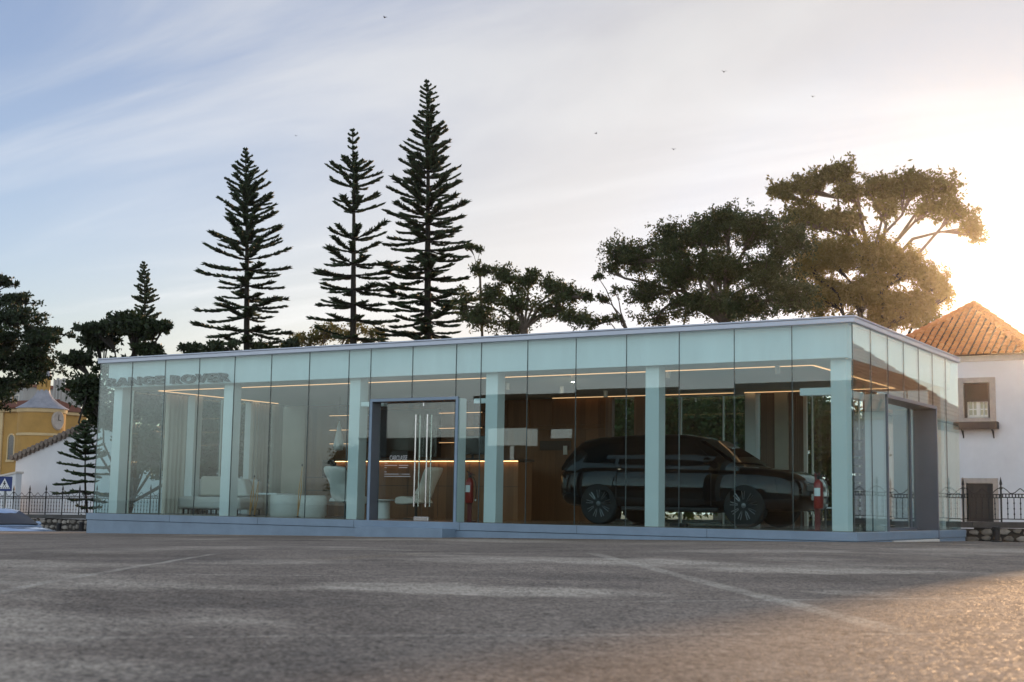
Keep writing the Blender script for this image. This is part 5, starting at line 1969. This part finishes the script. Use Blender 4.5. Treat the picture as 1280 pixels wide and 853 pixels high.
MB().box(hx0_ - .05, kx0 - .35, -LBK - 1.25, -LBK - .85, hz_ + .002, hz_ + .1).move(-np.array(lw_.location)).build('coping', M['kiosk'], lw_)
q = at(409, 580, LBK)
leafy('shrub', 'round dark shrub mirrored left of the entrance', (q[0], -LBK - 1.5, -.5), [((q[0], -LBK - 1.5, at(409, 570, LBK)[2]), 1.0, .75, 50), ((q[0], -LBK - 1.5, at(409, 600, LBK)[2]), 1.15, .9, 60)], M['cypress'], M['bark_dark'], 90, per=170, ll=.14, lw=.05, trunk_r=.1, shell=.2, cr_f=.45, cat='shrub')

# ------------------------------------------------------------------ birds
for i, (px, py, w_) in enumerate(((481, 22, .5), (745, 167, .35), (842, 187, .42), (905, 90, .45), (1016, 121, .35), (370, 170, .3))):
    q = at(px, py, 70)
    lab = ['highest bird in the sky above the tall pines', 'bird between the tallest pine and the right trees', 'low bird just above the broad eucalyptus', 'bird high in the middle of the right sky', 'bird over the tallest eucalyptus', 'tiny bird left of the sparse pine'][i]
    o = thing('bird', lab, 'bird', q, random.uniform(0, 3), 'small dark birds in the sky')
    b = MB().ball((0, 0, 0), 0.05 * w_ / .4, 6, 2.2, .8, .8)
    k = w_ * .5 / .4
    b.add([(-.1 * k, 0, .03 * k), (.1 * k, 0, .03 * k), (.06 * k, .22 * k, .14 * k), (-.06 * k, .22 * k, .14 * k), (-.08 * k, .46 * k, .06 * k), (-.1 * k, 0, .015 * k), (.1 * k, 0, .015 * k), (.06 * k, .22 * k, .125 * k), (-.06 * k, .22 * k, .125 * k)], [(0, 1, 2, 3), (3, 2, 4), (8, 7, 6, 5), (8, 4, 7), (0, 3, 8, 5), (1, 6, 7, 2), (2, 7, 4), (3, 4, 8)])
    b.add([(-.1 * k, 0, .03 * k), (.1 * k, 0, .03 * k), (.06 * k, -.22 * k, .14 * k), (-.06 * k, -.22 * k, .14 * k), (-.08 * k, -.46 * k, .06 * k), (-.1 * k, 0, .015 * k), (.1 * k, 0, .015 * k), (.06 * k, -.22 * k, .125 * k), (-.06 * k, -.22 * k, .125 * k)], [(3, 2, 1, 0), (4, 2, 3), (5, 6, 7, 8), (7, 4, 8), (5, 8, 3, 0), (2, 7, 6, 1), (4, 7, 2), (8, 4, 3)])
    b.build('body', M['bird'], o, recalc=False)

# ------------------------------------------------------------------ evening haze
hm = bpy.data.materials.new('evening_haze')
t_, N_, L_ = nt(hm)
ho_ = N_.new('ShaderNodeOutputMaterial')
hv_ = N_.new('ShaderNodeVolumePrincipled')
hv_.inputs['Color'].default_value = (.95, .93, .9, 1)
hv_.inputs['Density'].default_value = HAZE
hv_.inputs['Anisotropy'].default_value = .93
L_.new(hv_.outputs[0], ho_.inputs['Volume'])
hz = MB().box(-470, 470, -470, 470, -4.6, 30).build('haze', hm)
tag(hz, 'thin warm evening haze over the whole forecourt', 'haze', kind='stuff')

# ------------------------------------------------------------------ world and sun
SUN_AZ, SUN_EL = -0.185, R(8.9)                # azimuth from +y towards +x
w = bpy.data.worlds.new('World')
scene.world = w
w.use_nodes = True
T = w.node_tree
T.nodes.clear()
N, Lk = T.nodes, T.links
out = N.new('ShaderNodeOutputWorld')
bg = N.new('ShaderNodeBackground')
sky = N.new('ShaderNodeTexSky')
sky.sky_type = 'NISHITA'
sky.sun_disc = False
sky.sun_elevation = SUN_EL
sky.sun_rotation = SUN_AZ
sky.altitude = 20
sky.air_density = 1.0
sky.dust_density = 2.2
sky.ozone_density = 1.5
tc = N.new('ShaderNodeTexCoord')
sx = N.new('ShaderNodeSeparateXYZ')
Lk.new(tc.outputs['Generated'], sx.inputs[0])


def wm(op, a, b=0.0):
    n = N.new('ShaderNodeMath')
    n.operation = op
    for i, q in enumerate((a, b)):
        if isinstance(q, (int, float)):
            n.inputs[i].default_value = q
        else:
            Lk.new(q, n.inputs[i])
    return n.outputs[0]


den = wm('ADD', wm('MAXIMUM', sx.outputs[2], 0.0), .12)
cv = N.new('ShaderNodeCombineXYZ')
Lk.new(wm('DIVIDE', sx.outputs[0], den), cv.inputs[0])
Lk.new(wm('DIVIDE', sx.outputs[1], den), cv.inputs[1])
mp = N.new('ShaderNodeMapping')
mp.inputs['Rotation'].default_value = (0, 0, .5)
mp.inputs['Scale'].default_value = (.55, 1.5, 1)
mp.inputs['Location'].default_value = (.4, .9, 0)
Lk.new(cv.outputs[0], mp.inputs[0])
nz = N.new('ShaderNodeTexNoise')
nz.inputs['Scale'].default_value = 1.1
nz.inputs['Detail'].default_value = 7
nz.inputs['Roughness'].default_value = .55
nz.inputs['Distortion'].default_value = .6
Lk.new(mp.outputs[0], nz.inputs['Vector'])
cl = N.new('ShaderNodeMapRange')
cl.interpolation_type = 'SMOOTHSTEP'
cl.inputs[1].default_value = .42
cl.inputs[2].default_value = .72
cl.inputs[3].default_value = 0
cl.inputs[4].default_value = .85
Lk.new(nz.outputs[0], cl.inputs[0])
hv = N.new('ShaderNodeHueSaturation')
hv.inputs['Saturation'].default_value = .25
hv.inputs['Value'].default_value = 1.2
def sky_v(op, a, b):
    n = N.new('ShaderNodeVectorMath')
    n.operation = op
    for i, q in enumerate((a, b)):
        if isinstance(q, tuple):
            n.inputs[i].default_value = q
        else:
            Lk.new(q, n.inputs[i])
    return n.outputs[0]


SA, SB = 5.55, 3.5                               # soft shoulder: compresses the bright range of the sky
dt = N.new('ShaderNodeVectorMath')
dt.operation = 'DOT_PRODUCT'
Lk.new(sky.outputs[0], dt.inputs[0])
dt.inputs[1].default_value = (.25, .6, .15)
fac = wm('DIVIDE', SA, wm('ADD', dt.outputs['Value'], SB))
# unseen sky overhead and behind is brightened as added fill light
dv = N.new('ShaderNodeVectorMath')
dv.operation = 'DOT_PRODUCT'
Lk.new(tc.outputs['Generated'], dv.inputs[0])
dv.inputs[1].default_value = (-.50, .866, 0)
sky_fill = N.new('ShaderNodeMapRange')
sky_fill.interpolation_type = 'SMOOTHSTEP'
sky_fill.inputs[1].default_value = .84
sky_fill.inputs[2].default_value = .05
sky_fill.inputs[3].default_value = 1.0
sky_fill.inputs[4].default_value = 2.3
Lk.new(dv.outputs['Value'], sky_fill.inputs[0])
fac = wm('MULTIPLY', fac, sky_fill.outputs[0])
hzr = N.new('ShaderNodeMapRange')               # paler towards the horizon
hzr.interpolation_type = 'SMOOTHSTEP'
hzr.inputs[1].default_value = .02
hzr.inputs[2].default_value = .36
hzr.inputs[3].default_value = 1.42
hzr.inputs[4].default_value = .92
Lk.new(sx.outputs[2], hzr.inputs[0])
fac = wm('MULTIPLY', fac, hzr.outputs[0])
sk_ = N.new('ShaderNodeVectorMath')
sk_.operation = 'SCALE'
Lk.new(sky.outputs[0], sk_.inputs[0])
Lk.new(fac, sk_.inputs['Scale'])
tn = N.new('ShaderNodeMix')
tn.data_type = 'RGBA'
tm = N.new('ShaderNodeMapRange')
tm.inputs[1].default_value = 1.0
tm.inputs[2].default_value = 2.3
Lk.new(sky_fill.outputs[0], tm.inputs[0])
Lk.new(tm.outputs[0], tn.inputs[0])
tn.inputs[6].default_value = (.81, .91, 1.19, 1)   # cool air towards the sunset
tn.inputs[7].default_value = (1.24, 1.17, 1.16, 1)   # warmer tint of the added fill overhead and behind
tv = N.new('ShaderNodeVectorMath')
tv.operation = 'MULTIPLY'
Lk.new(sk_.outputs[0], tv.inputs[0])
Lk.new(tn.outputs[2], tv.inputs[1])
lum = N.new('ShaderNodeVectorMath')
lum.operation = 'DOT_PRODUCT'
Lk.new(tv.outputs[0], lum.inputs[0])
lum.inputs[1].default_value = (.25, .6, .15)
wh = N.new('ShaderNodeMapRange')
wh.inputs[1].default_value = 2.6
wh.inputs[2].default_value = 5.2
wh.inputs[3].default_value = 0.0
wh.inputs[4].default_value = .85
Lk.new(dt.outputs['Value'], wh.inputs[0])
wh.inputs[1].default_value = 5.5
wh.inputs[2].default_value = 17.0
gm = N.new('ShaderNodeMix')
gm.data_type = 'RGBA'
cg = N.new('ShaderNodeCombineXYZ')
Lk.new(wm('MULTIPLY', lum.outputs['Value'], wm('SUBTRACT', .975, wm('MULTIPLY', tm.outputs[0], .065))), cg.inputs[0])
Lk.new(wm('MULTIPLY', lum.outputs['Value'], .998), cg.inputs[1])
Lk.new(wm('MULTIPLY', lum.outputs['Value'], wm('ADD', 1.085, wm('MULTIPLY', tm.outputs[0], .01))), cg.inputs[2])
Lk.new(wm('MAXIMUM', wh.outputs[0], wm('MULTIPLY', tm.outputs[0], .72)), gm.inputs[0])
Lk.new(tv.outputs[0], gm.inputs[6])
Lk.new(cg.outputs[0], gm.inputs[7])
skc = gm.outputs[2]
Lk.new(skc, hv.inputs['Color'])
s1 = N.new('ShaderNodeHueSaturation')
s1.inputs['Saturation'].default_value = 1.0
Lk.new(skc, s1.inputs['Color'])
mx = N.new('ShaderNodeMix')
mx.data_type = 'RGBA'
Lk.new(cl.outputs[0], mx.inputs[0])
Lk.new(s1.outputs[0], mx.inputs[6])
Lk.new(hv.outputs[0], mx.inputs[7])
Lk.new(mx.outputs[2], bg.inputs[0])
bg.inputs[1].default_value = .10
Lk.new(bg.outputs[0], out.inputs[0])

sl = bpy.data.lights.new('sun', 'SUN')
sl.energy = 2.0
sl.angle = R(.6)
sl.color = (1.0, .60, .30)
so = bpy.data.objects.new('sun', sl)
COL.objects.link(so)
sd = Vector((math.sin(SUN_AZ) * math.cos(SUN_EL), math.cos(SUN_AZ) * math.cos(SUN_EL), math.sin(SUN_EL)))
so.rotation_euler = (-sd).to_track_quat('-Z', 'Y').to_euler()
so.location = (0, 60, 40)

# ------------------------------------------------------------------ camera object
cd = bpy.data.cameras.new('camera')
cd.sensor_width = 36
cd.sensor_fit = 'HORIZONTAL'
cd.lens = CF / 1280 * 36
cd.clip_start = .05
cd.clip_end = 3000
cd.dof.use_dof = True
cd.dof.focus_distance = 26
cd.dof.aperture_fstop = 4.5
co = bpy.data.objects.new('camera', cd)
COL.objects.link(co)
m4 = Matrix(((_r[0], _u[0], -_f[0], CAM[0]), (_r[1], _u[1], -_f[1], CAM[1]), (_r[2], _u[2], -_f[2], CAM[2]), (0, 0, 0, 1)))
co.matrix_world = m4
scene.camera = co

scene.view_settings.view_transform = 'Standard'
scene.view_settings.look = 'None'
scene.view_settings.exposure = 0.9
scene.view_settings.gamma = 1
scene.view_settings.use_curve_mapping = False
try:
    scene.cycles.max_bounces = 8
    scene.cycles.transparent_max_bounces = 24
    scene.cycles.glossy_bounces = 4
    scene.cycles.diffuse_bounces = 3
    scene.cycles.caustics_reflective = False
    scene.cycles.caustics_refractive = False
    scene.cycles.sample_clamp_indirect = 6
    scene.cycles.use_denoising = True
except Exception:
    pass
